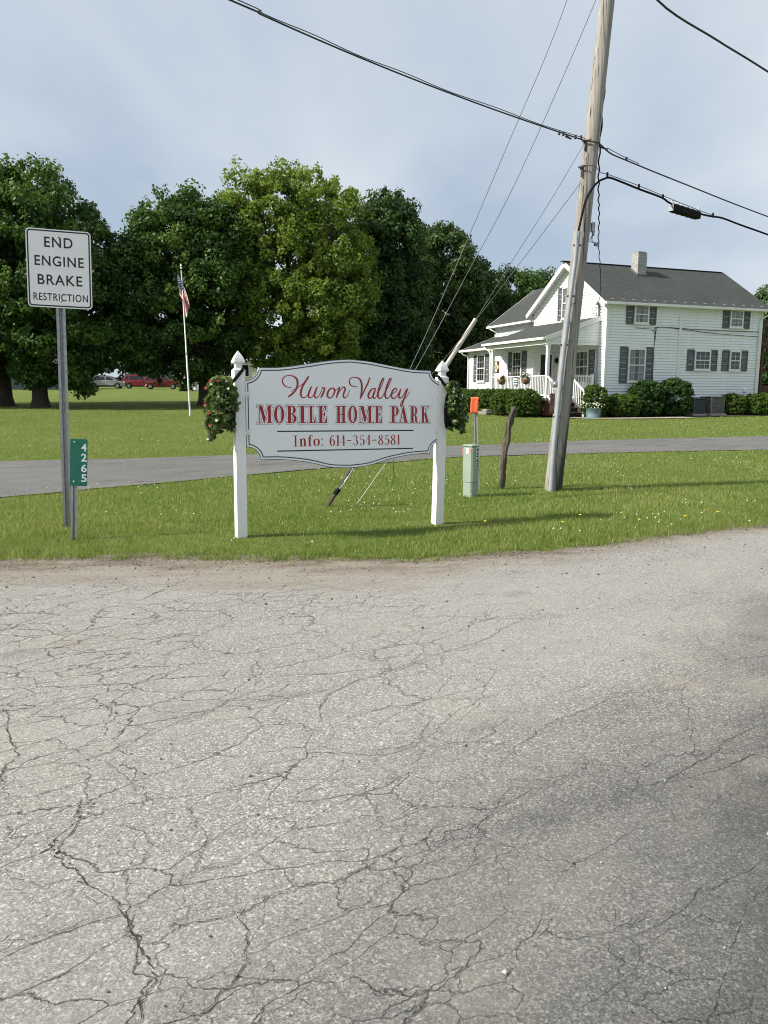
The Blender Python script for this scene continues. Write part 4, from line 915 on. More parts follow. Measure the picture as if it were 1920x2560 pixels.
# ------------------------------------------------------------------ pedestal, marker, wooden post
def pedestal():
    c = ground(1177, 1243); c = c + np.array([0, .08, 0]); root = thing('utility_pedestal', 'pale green plastic cable pedestal with black house number in the grass', 'utility box', c)
    a = R(-44); U = np.array([math.cos(a), math.sin(a), 0]); N_ = np.array([U[1], -U[0], 0]); Z = np.array([0, 0, 1.])
    w = .165; b = MB(); b.box(c + Z * .06, (w * 1.02, w * 1.02, .32), (U, N_, Z), .02); b.build('base', PED, root)
    b = MB(); b.box(c + Z * .455, (w * 1.09, w * 1.09, .52), (U, N_, Z), .022); body = b.build('body', PED, root)
    b = MB(); b.box(c + Z * .727, (w * 1.12, w * 1.12, .035), (U, N_, Z), .014); b.build('lid', PED, root)
    # two faces turned to the road: left face N_ side, right face U side
    fl = Plane2(c + N_ * (w * .545 + .0006) + Z * .45, U, Z, N_)
    fr = Plane2(c + U * (w * .545 + .0006) + Z * .45, -N_ , Z, U)
    b = MB()
    for i, ch in enumerate('4265'): 
        b.cur = 0; q = fr.at(.028, .225 - i * .074, 0); b.box(q, (.046, .070, .0012), (fr.U, fr.V, fr.N))
    b.build('number_backing', REFL_WHITE, body)
    b = MB()
    for i, ch in enumerate('4265'): text_mesh(b, fr, ch, .028, .225 - i * .074 - .031, .062, .043, .0016, .05)
    b.build('number', BLK_LET, body)
    b = MB(); b.box(fl.at(.0, .205), (.045, .075, .0015), (fl.U, fl.V, fl.N)); b.build('notice', REFL_WHITE, body)
    b = MB(); b.box(fl.at(.052, .215), (.016, .045, .0015), (fl.U, fl.V, fl.N)); b.build('warning_sticker', ORANGE, body); b = MB(); b.box(fl.at(-.074, .205), (.012, .09, .0015), (fl.U, fl.V, fl.N)); b.build('warning_sticker', ORANGE, body)
pedestal()
def marker():
    p = ground(*D(1031, 1062)); p = p + np.array([.04, .22, 0]); root = thing('marker_post', 'bright orange marker plate on a thin steel post behind the green pedestal', 'marker', p)
    Y = p[1]; t = at_depth(*D(1026, 894), Y); Z = np.array([0, 0, 1.]); U = np.array([.97, -.22, 0]); U /= np.linalg.norm(U); N_ = np.array([U[1], -U[0], 0])
    u_post('post', root, p - Z * .1, at_depth(*D(1026, 862), Y), .055, N_)
    a, c = at_depth(*D(1016, 856), Y - .03), at_depth(*D(1034, 895), Y - .03); ctr = (a + c) / 2
    b = MB(); w, h = .118, .245; n = 8; vs = []
    for j in range(n + 1):
        for i in range(5):
            x = -w / 2 + w * i / 4; y = -h / 2 + h * j / n; vs.append(ctr + U * (x + .01 * (y / h)) + Z * y + N_ * (.012 * (2 * x / w) ** 2 - .006 + .008 * (y / h)))
    b.add(vs, [(j * 5 + i, j * 5 + i + 1, j * 5 + i + 6, j * 5 + i + 5) for j in range(n) for i in range(4)], True)
    o = b.build('plate', ORANGE, root); m = o.modifiers.new('thick', 'SOLIDIFY'); m.thickness = .003
    for v in (-.075, .1):
        pl = Plane2(ctr, U, Z, N_); bolt(pl, .004, v, root, .006)
marker()
def wood_post():
    p = ground(*D(1083, 1056)); root = tag(thing('wooden_post', 'short leaning grey weathered wooden post left of the utility pole', 'post', p))
    t = at_depth(*D(1112, 879), p[1]); k = [at_depth(*D(x, y), p[1]) for x, y in ((1083, 1056), (1086, 1020), (1089, 985), (1096, 950), (1101, 915), (1111, 880))]
    k = [k[0] + (k[0] - k[1]) * .5] + k
    b = MB(); n = 14; vs = []; pts = smooth_path(k, 4)
    for i, q in enumerate(pts):
        r = .047 - .006 * i / len(pts)
        for j in range(n):
            a = 2 * math.pi * j / n; rr = r * (1 + .20 * math.sin(3 * a + .35 * i) + .16 * math.sin(7 * a - .5 * i) + .22 * (rnd.random() - .5) + .13 * math.sin(i * 1.3) + (.35 if (i in (13, 14) and 1 < a < 2.6) else 0))
            vs.append(q + np.array([math.cos(a) * rr, math.sin(a) * rr, .012 * math.sin(2 * a) if i == len(pts) - 1 else 0]))
    m = len(pts); b.add(vs, [(i * n + j, i * n + (j + 1) % n, (i + 1) * n + (j + 1) % n, (i + 1) * n + j) for i in range(m - 1) for j in range(n)] + [tuple(range((m - 1) * n, m * n))], True)
    b.build('trunk', OLDPOST, root)
wood_post()

# ------------------------------------------------------------------ utility pole and what hangs on it
PB = ground(1383, 1225)
def on_pole(px, py, dy=0): return at_depth(px, py, PB[1] + dy)
PT = on_pole(*D(1312, 0)); PAX = (PT - PB) / (PT[2] - PB[2])
def pole_at(z): return PB + PAX * (z - PB[2])
ZTOP = 9.6
def utility_pole():
    root = thing('utility_pole', 'tall leaning weathered wooden utility pole in front of the white house', 'utility pole', PB)
    b = MB(); n = 28; m = 40; vs = []
    for i in range(m + 1):
        z = PB[2] - .3 + (ZTOP + .3 - PB[2]) * i / m; c = pole_at(z); r = .131 - .0045 * z
        for j in range(n):
            a = 2 * math.pi * j / n; rr = r * (1 + .012 * math.sin(5 * a + 1) + .01 * math.sin(11 * a + 2)); vs.append(c + np.array([math.cos(a) * rr, math.sin(a) * rr, 0]))
    b.add(vs, [(i * n + j, i * n + (j + 1) % n, (i + 1) * n + (j + 1) % n, (i + 1) * n + j) for i in range(m) for j in range(n)], True); b.add(vs[-n:], [tuple(range(n))])
    b.build('pole', POLE, root)
    # conduit up the near side
    px = [(1190, 1055), (1197, 960), (1207, 860), (1216, 770), (1226, 690), (1235, 620), (1243, 560), (1250, 500)]
    pts = [on_pole(*D(*q), -.165) for q in px]; pts[0] = pts[0] + np.array([0, 0, -.1])
    b = MB(); b.tube(pts[:5], .0365, 14); b.tube([pts[4] - np.array([.001, 0, .02])] + pts[5:], .031, 14); b.tube([pts[4] * .9 + pts[3] * .1, pts[4] * 1.03 - pts[3] * .03], .041, 14); b.tube([pts[1] * .7 + pts[0] * .3, pts[1] * .74 + pts[0] * .26], .040, 14)
    b.build('conduit', PIPE, root)
    for q in ((1203, 900), (1219, 745), (1233, 640), (1247, 530)):
        c = on_pole(*D(*q), -.168); b = MB(); b.box(c, (.115, .012, .03), None, .003); b.box(c + np.array([.05, .01, 0]), (.012, .02, .02)); b.box(c - np.array([.05, -.01, 0]), (.012, .02, .02)); b.build('strap', STEELW, root)
    c = on_pole(*D(1199, 830), -.135); b = MB(); b.box(c, (.085, .012, .10), None, .004); b.lathe([(.035, 0), (.035, -.02), (0, -.022)], c + np.array([0, -.004, .0]), 12, ((1, 0, 0), (0, 0, 1), (0, 1, 0))); b.build('meter_tag', GALV, root)
    c = on_pole(*D(1193, 872), -.12); b = MB(); b.box(c, (.07, .01, .30), None, .004); b.build('warning_strip', paint('torn_brown_label', (.10, .05, .035), (.03, .028, .03), 18, .8, lo=.45, hi=.55), root)
    c = on_pole(*D(1275, 492), 0) + np.array([.03, -.03, 0]); b = MB(); b.box(c, (.05, .08, .13), None, .006); b.box(c + np.array([.01, 0, -.09]), (.03, .05, .05), None, .004); b.build('terminal_box', GALV, root)
    b = MB()
    for k in range(3): b.tube(smooth_path([c + np.array([0, 0, -.1]), c + np.array([-.04 + .02 * k, -.02, -.2]), c + np.array([.08, -.02, -.21 - .02 * k]), c + np.array([.02, -.02, -.24]), c + np.array([.10 - .03 * k, -.02, -.27])], 6), .0035, 5)
    b.build('loose_wires', BLACK, root)
    for (x, y) in ((1264, 306), (1256, 362)):
        c = on_pole(*D(x, y), -.06); b = MB(); b.box(c, (.045, .05, .05), None, .008); b.tube([c + np.array([-.05, -.02, .0]), c + np.array([.06, -.10, .0])], .011, 8); b.box(c + np.array([.0, -.02, -.07]), (.02, .03, .12), None, .003); b.build('cable_bracket', paint('rusty_iron', (.09, .06, .05), (.15, .12, .11), 20, .8, .3), root)
    for (x, y) in ((1228, 735), (1238, 655)): b = MB(); b.tube([on_pole(*D(x + 12 * math.sin(a), y), -.14 * math.cos(a)) for a in np.linspace(-1.6, 1.6, 12)], .004, 5); b.build('tie_wire', STEELW, root)
    pts = [on_pole(*D(1262 - .012 * i * 16, 320 + i * 30), -.118) for i in range(7)]
    b = MB(); b.tube(smooth_path(pts, 3), .004, 5); b.build('ground_wire', STEELW, root)
    return root
utility_pole()
def sag_line(p, q, sag, n=24):
    p, q = np.array(p, float), np.array(q, float); return [p + (q - p) * t - np.array([0, 0, 4 * sag * t * (1 - t)]) for t in np.linspace(0, 1, n + 1)]
def through(px, d, Y): return at_depth(*D(*px), Y)
def cable(name, label, pts, r, mat=None, group=None, extra=None):
    b = MB(); b.tube(pts, r, 8)
    if extra: extra(b)
    o = b.build(name, mat or WIRE, loc=pts[0]); return tag(o, label, 'cable', group)
# communications bundle crossing the frame above the sign, then on past the pole
ca = through((497, 0), 0, 7.95); cb = on_pole(*D(1264, 304), -.15); cdir = cb - ca
far_l = ca - cdir * 1.2 + np.array([0, 0, .25])
def loops(b, pts, every, size):
    for i in range(2, len(pts) - 1, every): b.box(pts[i] + np.array([0, 0, size * .4]), (size, size * .8, size * 1.3), None, size * .2)
def span_y(x): return .434 * (x - 497) - .0000972 * (x - 497) * (x - 870)
P1 = [far_l, (far_l + ca) / 2 - np.array([0, 0, .06]), ca] + [through((x, span_y(x)), 0, 7.95 + (cb[1] - 7.95) * ((x - 497) / 767) ** .86) for x in range(560, 1240, 62)] + [cb]
P1 = smooth_path(P1, 4)
def ex1(b):
    b.tube([p + np.array([0, 0, ( .024 + .008 * math.sin(i * .5))]) for i, p in enumerate(P1[4:])], .005, 6)
    for q in ((1208, 289), (1217, 291), (1243, 298), (1255, 299)):
        c = through(q, 0, 11.15); b.box(c + np.array([0, 0, .012]), (.03, .03, .055), None, .006)
    c = through((1222, 294), 0, 11.15); b.tube([c, c + np.array([.09, .05, -.022])], [.016, .010], 7)
cable('overhead_cable', 'black cable bundle crossing the sky from top left to the pole', P1, .0092, None, 'cables on the utility pole', ex1)
rdir = np.array([.80, .60, 0]); rdir /= np.linalg.norm(rdir)
def right_pt(px, y0, base):
    """point of a span leaving the pole along the road, seen at that pixel"""
    n = np.array([rdir[1], -rdir[0], 0]); return on_plane(*D(*px), base, n)
c0 = on_pole(*D(1264, 304), -.15); c0b = on_pole(*D(1290, 308), -.15); cR = on_pole(*D(1301, 316), -.03)
P2 = smooth_path([c0, c0b, cR] + [right_pt(q, 0, cR) for q in ((1320, 332), (1352, 346), (1420, 374), (1500, 406), (1580, 438), (1659, 468), (1760, 505))] + [right_pt((1830, 532), 0, cR), right_pt((1960, 580), 0, cR)], 4)
def ex2(b):
    b.tube([on_pole(*D(1298, 318), 0), right_pt((1312, 323), 0, cR)], .012, 7); b.tube([right_pt(q, 0, cR) + np.array([0, 0, .02]) for q in ((1312, 323), (1340, 338), (1380, 357))], .005, 6)
    c = right_pt((1353, 343), 0, cR); b.box(c, (.03, .03, .05), None, .006)
cable('overhead_cable', 'upper black cable running right from the pole above the house', P2, .0105, None, 'cables on the utility pole', ex2)
cL = on_pole(*D(1297, 372), -.02)
msg = [on_pole(*D(1258, 357), -.15), on_pole(*D(1285, 359), -.14), cL] + [right_pt(q, 0, cL) for q in ((1320, 379), (1382, 402), (1445, 428), (1512, 455), (1548, 468), (1600, 486), (1659, 507), (1760, 545))]; msg += [right_pt((1850, 578), 0, cL), right_pt((1960, 615), 0, cL)]
lash = [on_pole(*D(1249, 502), -.17), on_pole(*D(1256, 470), -.175), on_pole(*D(1263, 440), -.16), on_pole(*D(1276, 412), -.11), on_pole(*D(1292, 393), -.06), right_pt((1306, 386), 0, cL)] + [right_pt(q, 0, cL) for q in ((1318, 384), (1345, 394), (1382, 409), (1430, 427), (1450, 440), (1510, 461), (1535, 467), (1560, 471), (1600, 486), (1659, 507), (1760, 545))]; lash += [right_pt((1850, 578), 0, cL), right_pt((1960, 615), 0, cL)]
cable('support_strand', 'thin steel strand above the thick black cable right of the pole', smooth_path(msg, 4), .0055, STEELW, 'cables on the utility pole')
def ex3(b):
    for q in ((1312, 378), (1380, 403), (1432, 425), (1540, 465)):
        c = right_pt(q, 0, cL); b.box(c, (.026, .03, .075), None, .005)
cable('overhead_cable', 'thick black cable rising out of the pole conduit and carrying the dark case', smooth_path(lash, 4), .0155, BLACK, 'cables on the utility pole', ex3)
def splice():
    a, c = right_pt((1450, 444), 0, cL), right_pt((1509, 462), 0, cL); d = (c - a); L = np.linalg.norm(d); d /= L; Z = np.array([0, 0, 1.]); y = np.cross(Z, d); y /= np.linalg.norm(y); u = np.cross(d, y)
    m = (a + c) / 2; root = thing('splice_case', 'dark rectangular splice case hanging on the cable above the house roof', 'splice case', m)
    b = MB(); b.box(m - u * .03, (L, .11, .115), (d, y, u), .014)
    for k in range(5): b.box(m - u * .03 + d * (k - 2) * L * .18, (.02, .118, .122), (d, y, u), .005)
    b.build('case', BLACK, root)
    for s in (-1, 1):
        b = MB(); b.box(m + d * s * (L / 2 - .02) + u * .055, (.02, .03, .10), (d, y, u), .004); b.build('hanger', GALV, root)
    b = MB(); b.box(m - d * (L / 2 + .004) - u * .03, (.006, .10, .105), (d, y, u), .003); b.build('end_plate', PIPE, root)
splice()
# power line out of frame to the right of the pole top
pt = pole_at(7.75); q1 = on_plane(*D(1659, 155), pt, (rdir[1], -rdir[0], 0)); q2 = on_plane(*D(1420, 0), pt, (rdir[1], -rdir[0], 0))
cable('overhead_cable', 'black power cable cutting across the top right corner of the sky', smooth_path([pt, q2, q2 * .5 + q1 * .5 - np.array([0, 0, .02]), q1, q1 * 2.5 - q2 * 1.5, q1 * 6 - q2 * 5], 6), .015, None, 'cables on the utility pole')

# guys down to the anchors behind the sign
AN1 = ground(*D(706, 1095)); AN2 = ground(*D(772, 1088))
H1 = at_depth(*D(758, 1013), AN1[1] + .22); H1b = at_depth(*D(770, 1015), AN1[1] + .24); H2 = at_depth(*D(830, 1006), AN2[1] + .28)
def guy(label, anchor, pole, mids, r=.005, extra=None):
    A, P = np.array(anchor), np.array(pole); pts = [A]
    for q in mids:  # between anchor and pole in depth by height on the photograph
        t = np.clip((q[2]) , 0, 1); pts.append(at_depth(*D(q[0], q[1]), A[1] + (P[1] - A[1]) * t))
    pts.append(P); return cable('guy_wire', label, smooth_path(pts, 6), r, STEELW, 'guy wires of the utility pole', extra)
guy('leftmost guy wire rising from behind the sign to above the picture', H1, pole_at(9.35), [(884, 801, .15), (1090, 328, .53), (1225, 0, .78)])
guy('second guy wire from the left, rising steeply to the pole top', H1b, pole_at(7.6), [(896, 801, .2), (1010, 590, .4), (1124, 372, .6), (1287, 0, .93)])
guy('thin guy wire running down from the pole into the white tube guard', H2, on_pole(*D(1261, 312), -.1), [(932, 840, .25), (1028, 690, .45), (1105, 566, .63), (1190, 432, .83)], .0042)
guy('lowest guy wire, running from the lower pole bracket past the white tube', AN1 * .3 + H1 * .7, on_pole(*D(1254, 395), -.1), [(935, 806, .35), (1045, 670, .58), (1160, 520, .8)], .0045)
g0, g1 = at_depth(*D(930, 842), 10.32), at_depth(*D(1027, 691), 10.85)
b = MB(); b.tube([g0, g1], .030, 14); d = (g1 - g0) / np.linalg.norm(g1 - g0); b.tube([g1 - d * .02, g1 + d * .002], .033, 14)
tag(b.build('guy_guard', paint('cream_plastic', (.52, .49, .41), (.44, .41, .34), 3, .5), loc=g0), 'cream plastic tube sheathing a guy wire above the right sign post', 'guy guard')
def anchor(label, foot, head, clamp):
    d = head - foot; d /= np.linalg.norm(d); root = thing('guy_anchor', label, 'anchor', foot, 'guy anchors in the grass behind the sign'); Y = np.array([0, 0, 1.])
    x = np.cross(d, Y); x /= np.linalg.norm(x); u = np.cross(x, d); b = MB()
    if clamp:
        rust = paint('rusty_brown_steel', (.05, .032, .025), (.022, .018, .016), 14, .8)
        foot0 = foot - d * .15; b.beam(foot0, head + d * .15, .044, .012, u); b.beam(foot0 + x * .016 - u * .008, head + d * .15 + x * .016 - u * .008, .008, .024, u); b.build('rod', rust, root)
        m = foot + d * .235; b = MB(); b.box(m, (.085, .075, .05), (d, x, u), .014); b.box(m + d * .02 + x * .02, (.06, .04, .055), (d, x, u), .01); b.build('clamp', BLACK, root)
        b = MB(); b.tube(smooth_path([m + d * .05 + x * .03, m + d * .18 + x * .05, m + d * .28 + x * .048, head + d * .12 + x * .03], 5), .0075, 6); b.tube([m + d * .15 + x * .047, m + d * .24 + x * .052], .014, 7); b.build('turnbuckle', GALV, root)
    else:
        b.tube([foot - d * .15, head + d * .25], .0085, 8); b.build('rod', paint('pale_rod', (.42, .40, .30), (.30, .28, .2), 9, .6), root)
anchor('brown steel guy anchor with a black clamp under the sign panel', AN1, H1, True)
anchor('thin pale anchor rod leaning in the grass right of the brown anchor', AN2, H2, False)
s0 = at_depth(*D(851, 985), 10.2); b = MB(); b.tube(smooth_path([s0 + np.array([0, 0, .35]), s0, at_depth(*D(850, 1015), 10.2), at_depth(*D(853, 1034), 10.2)], 5), .0035, 5)
tag(b.build('hanging_wire', BLACK, loc=s0), 'loose black wire end dangling below the sign panel', 'wire')

# ------------------------------------------------------------------ white farmhouse
C0 = np.array([9.86, 35., 0.]); AZ = R(69.67)
RV = np.array([math.sin(AZ), math.cos(AZ), 0]); LV = np.array([-math.cos(AZ), math.sin(AZ), 0]); ZV = np.array([0, 0, 1.])
def H(t, s, z): return C0 + RV * t + LV * s + ZV * z      # t along the long wall, s along the gable, forward of gable is -t
HB = float(gz(10, 36)) - .02
HLEN, HWID, EAVE, RIDGE = 8.85, 6.1, 5.62, 7.62
house = thing('white_farmhouse', 'white two storey farmhouse with dark shingle roofs and slate shutters', 'house', H(0, 0, HB))
def siding(b, O, U, N_, x0, x1, z0, z1, top=None, pitch=.125):
    """real lapped boards: each course leans out at its lower edge; top(z)->(x0,x1) trims gables"""
    O, U, N_ = (np.array(a, float) for a in (O, U, N_)); z = z0
    while z < z1 - 1e-4:
        zz = min(z + pitch, z1); a0, a1 = (x0, x1) if top is None else top(z); c0_, c1 = (x0, x1) if top is None else top(zz)
        if a1 - a0 > .02:
            zl = min(z + .024, zz)
            p = [O + U * a0 + ZV * zl + N_ * .030, O + U * a1 + ZV * zl + N_ * .030, O + U * c1 + ZV * zz + N_ * .003, O + U * c0_ + ZV * zz + N_ * .003]
            b.add(p, [(0, 1, 2, 3)]); b.add([p[0], p[1], O + U * a1 + ZV * z + N_ * .002, O + U * a0 + ZV * z + N_ * .002], [(0, 1, 2, 3)])
        z = zz
def uv_quad(b_list, name, mat, parent, faces):
    """roof planes with metre UVs for the shingle pattern; faces: (corner list, along dir)"""
    me = bpy.data.meshes.new(name); vs = []; fs = []; uvs = []; off = LOC[parent.name]
    for P, al in faces:
        P = [np.array(p, float) for p in P]; al = np.array(al, float); al /= np.linalg.norm(al); nn = np.cross(P[1] - P[0], P[2] - P[0]); nn /= np.linalg.norm(nn); up = np.cross(nn, al); up *= 1 if up[2] > 0 else -1
        nn = nn if nn[2] > 0 else -nn; k = len(vs); m = len(P)
        for p in P: vs.append(p + nn * .02 - off); uvs.append((p @ al, p @ up))
        for p in P: vs.append(p - nn * .06 - off); uvs.append((p @ al, p @ up))
        fs.append(tuple(range(k, k + m))); fs.append(tuple(range(k + m, k + 2 * m))[::-1])
        for i in range(m): fs.append((k + i, k + (i + 1) % m, k + m + (i + 1) % m, k + m + i))
    me.from_pydata([tuple(v) for v in vs], [], fs); me.materials.append(mat); ul = me.uv_layers.new(name='UVMap')
    for l in me.loops: ul.data[l.index].uv = uvs[l.vertex_index]
    me.update(); return link_mesh(name, me, parent)
def house_shell():
    b = MB()
    siding(b, H(0, 0, 0), RV, -LV, 0, HLEN, HB + .25, EAVE)
    def gab(z):
        if z <= EAVE: return (0, HWID)
        k = (z - EAVE) / (RIDGE - EAVE) * HWID / 2; return (k, HWID - k)
    siding(b, H(0, 0, 0), LV, -RV, 0, HWID, HB + .25, RIDGE - .05, gab)
    siding(b, H(HLEN, 0, 0), LV, RV, 0, HWID, HB + .25, RIDGE - .05, gab)
    b.quad(H(0, HWID, HB), H(HLEN, HWID, HB), H(HLEN, HWID, EAVE), H(0, HWID, EAVE))
    # wing, set back .3, and the low front room
    siding(b, H(.3, HWID, 0), LV, -RV, 0, 4.75, HB + .25, 5.42)
    def wg(z):
        if z <= 5.42: return (.3, 5.8)
        k = (z - 5.42) / 2.05 * 2.75; return (.3 + k, 5.8 - k)
    siding(b, H(0, HWID + 4.75, 0), RV, LV, .3, 5.8, HB + .25, 7.4, wg)
    siding(b, H(-1.5, 3.55, 0), LV, -RV, 0, 7.1, HB + .25, 3.85)
    siding(b, H(0, 3.55, 0), RV, -LV, -1.5, 0, HB + .25, 4.2)
    siding(b, H(0, 10.65, 0), RV, LV, -1.5, .3, HB + .25, 3.85, lambda z: (-1.5, .3))
    b.build('wall', SIDING, house)
    b = MB()
    def cb():
        nonlocal b
        b.build('corner_board', WHITE_TRIM, house); b = MB()
    for p in (H(0, 0, 0), H(HLEN, 0, 0)): b.box(p + ZV * ((HB + EAVE) / 2 + .1) - LV * .006 - RV * .006 * (1 if p is not None else 0), (.12, .10, EAVE - HB - .2), (RV, LV, ZV)); cb()
    b.box(H(0, .06, (HB + EAVE) / 2), (.09, .12, EAVE - HB - .3), (RV, LV, ZV)); cb(); b.box(H(0, HWID - .05, (HB + EAVE) / 2), (.09, .12, EAVE - HB), (RV, LV, ZV)); cb()
    b.box(H(-1.5, 10.6, 2.3), (.09, .12, 2.9), (RV, LV, ZV)); cb(); b.box(H(-1.5, 3.6, 2.4), (.09, .12, 2.9), (RV, LV, ZV)); cb(); b.box(H(.3, 10.8, 4.3), (.09, .12, 2.2), (RV, LV, ZV)); cb()
    b.box(H(4.02, -.02, 3.65), (.15, .085, 2.9), (RV, LV, ZV)); b.build('corner_board', WHITE_TRIM, house)
    b = MB()
    b.box(H(HLEN / 2, .15, HB + .12), (HLEN, .3, .3), (RV, LV, ZV)); b.box(H(.1, HWID / 2, HB + .125), (.2, HWID, .3), (RV, LV, ZV)); b.build('foundation', BRICK_DARK, house); b = MB(); b.box(H(-1.4, 7.1, HB + .12), (.2, 7.1, .3), (RV, LV, ZV)); b.build('foundation', BRICK_DARK, house)
house_shell()
OV, RK, GO = .28, .34, .02
def zroof(s): return EAVE - .10 + (RIDGE - EAVE + .10) * (1 - abs(s - HWID / 2) / (HWID / 2 + .0)) if False else RIDGE - abs(s - HWID / 2) * .648
def roofs():
    r = uv_quad(None, 'roof', ROOF, house, [
        ([H(-RK, -OV, zroof(-OV)), H(HLEN + RK, -OV, zroof(-OV)), H(HLEN + RK, HWID / 2, RIDGE), H(-RK, HWID / 2, RIDGE)], RV),
        ([H(-RK, HWID + OV, zroof(-OV)), H(HLEN + RK, HWID + OV, zroof(-OV)), H(HLEN + RK, HWID / 2, RIDGE), H(-RK, HWID / 2, RIDGE)], RV)])
    wz = lambda t: 7.42 - abs(t - 3.05) * .72
    uv_quad(None, 'wing_roof', ROOF, house, [
        ([H(0, HWID - .05, wz(0)), H(0, 11.25, wz(0)), H(3.05, 11.25, 7.42), H(3.05, HWID - .05, 7.42)], LV),
        ([H(6.1, HWID - .05, wz(0)), H(6.1, 11.25, wz(0)), H(3.05, 11.25, 7.42), H(3.05, HWID - .05, 7.42)], LV)])
    uv_quad(None, 'porch_roof', ROOF, house, [
        ([H(.02, .42, 4.88), H(.02, 6.2, 4.88), H(-2.85, 6.2, 3.9), H(-2.85, .42, 3.9)], LV),
        ([H(.02, 6.2, 4.88), H(.30, 8.85, 4.64), H(-1.85, 7.2, 3.85), H(-2.85, 6.2, 3.9)], LV),
        ([H(.32, 5.9, 4.62), H(.32, 10.95, 4.62), H(-1.85, 10.95, 3.82), H(-1.85, 5.9, 3.82)], LV)])
    # gutters and fascias
    def gut(p, q, o):
        p, q = np.array(p), np.array(q); b = MB(); b.beam(p + o * .05, q + o * .05, .10, .11); b.build('gutter', WHITE_TRIM, house)
    ze = zroof(-OV) - .05
    gut(H(-RK, -OV, ze), H(HLEN + RK, -OV, ze), -LV); gut(H(0, HWID + .02, wz(0) - .05), H(0, 11.25, wz(0) - .05), -RV)
    gut(H(-2.87, .42, 3.86), H(-2.87, 6.25, 3.86), -RV); gut(H(-1.87, 6.2, 3.78), H(-1.87, 10.95, 3.78), -RV)
    def fas(*a):
        b = MB(); b.beam(*a); b.build('fascia', WHITE_TRIM, house)
    for t in (-RK - .012, HLEN + RK + .012):
        for s in (-OV, HWID + OV): fas(H(t, s, zroof(-OV) - .115), H(t, HWID / 2, RIDGE - .115), .024, .20)
    fas(H(-2.85, .40, 3.84), H(.0, .40, 4.82), .03, .2); fas(H(-1.87, 10.97, 3.76), H(.3, 10.97, 4.56), .03, .17); fas(H(0, 11.27, wz(0) - .06), H(3.05, 11.27, 7.36), .03, .18)
    b = MB()  # soffits
    b.box(H(HLEN / 2, -OV / 2, ze - .045), (HLEN + 2 * RK - .02, OV, .02), (RV, LV, ZV))
    for s0 in (-OV, HWID + OV):
        a_, c_ = H(-RK, s0, zroof(-OV) - .085), H(-RK, HWID / 2, RIDGE - .085); b.quad(a_, c_, c_ + RV * RK, a_ + RV * RK)
    b.box(H(.15, 8.6, wz(0) - .10), (.32, 5.2, .02), (RV, LV, ZV)); b.box(H(-1.68, 8.6, 3.74), (.36, 4.6, .02), (RV, LV, ZV))
    b.build('soffit', WHITE_TRIM, house)
    b = MB(); b.box(H(-1.42, 3.3, 3.76), (2.75, 5.7, .03), (RV, LV, ZV)); b.build('porch_ceiling', WHITE_TRIM, house)
    b = MB(); b.box(H(-2.68, 3.3, 3.72), (.16, 5.7, .2), (RV, LV, ZV)); b.box(H(-1.3, .56, 3.72), (2.6, .14, .2), (RV, LV, ZV))
    siding(b, H(0, .5, 0), RV, -LV, -2.6, 0, 3.8, 4.75, lambda z: (-2.6 + (z - 3.8) * 2.75, 0)); b.build('porch_beam', SIDING, house)
    for i in range(16):
        t = .1 + i * .57; b = MB(); p = H(t, -OV + .22, zroof(-OV + .22) + .03); b.beam(p, p + RV * .05 - LV * .14 + ZV * (-.14 * .648 + .05), .006, .012); b.build('snow_guard', PIPE, house)
    b = MB(); b.box(H(-RK / 2 + HLEN / 2, HWID / 2, RIDGE + .012), (HLEN + 2 * RK, .22, .024), (RV, LV, ZV)); b.build('ridge_cap', ROOF, house)
roofs()
def chimney():
    t, s = 3.42, 2.4; me = bpy.data.meshes.new('chimney'); off = LOC[house.name]; w = .50; z0, z1 = RIDGE - 1.1, float(at_depth(1606, 631, 38.2)[2]); vs = []; uvs = []; fs = []
    for k, (n, u) in enumerate(((-LV, RV), (-RV, LV), (LV, RV), (RV, LV))):
        for a, z in ((-1, z0), (1, z0), (1, z1), (-1, z1)): vs.append(H(t, s, 0) + n * w / 2 + u * a * w / 2 + ZV * z - off); uvs.append((a * w / 2 + k * .13, z))
        fs.append(tuple(range(4 * k, 4 * k + 4)))
    vs += [H(t, s, z1) + RV * a * w / 2 + LV * c * w / 2 - off for a, c in ((-1, -1), (1, -1), (1, 1), (-1, 1))]; uvs += [(0, 0)] * 4; fs.append((16, 17, 18, 19))
    me.from_pydata([tuple(v) for v in vs], [], fs); me.materials.append(CHIM); ul = me.uv_layers.new()
    for l in me.loops: ul.data[l.index].uv = uvs[l.vertex_index]
    bm = bmesh.new(); bm.from_mesh(me); bmesh.ops.recalc_face_normals(bm, faces=bm.faces); bm.to_mesh(me); bm.free()
    o = link_mesh('chimney', me, house)
    b = MB(); b.box(H(t, s, z1 + .02), (.40, .40, .06), (RV, LV, ZV)); b.build('flue', STONE, o)
    b = MB(); p = .31
    b.prism([(-p, zroof(s - p) + .10), (p, zroof(s + p) + .10), (p, zroof(s + p) - .05), (-p, zroof(s - p) - .05)], H(t - p, s, 0), LV, ZV, RV, 0, 2 * p); b.build('flashing', paint('lead_flashing', (.09, .09, .095), None, 4, .7), o)
chimney()
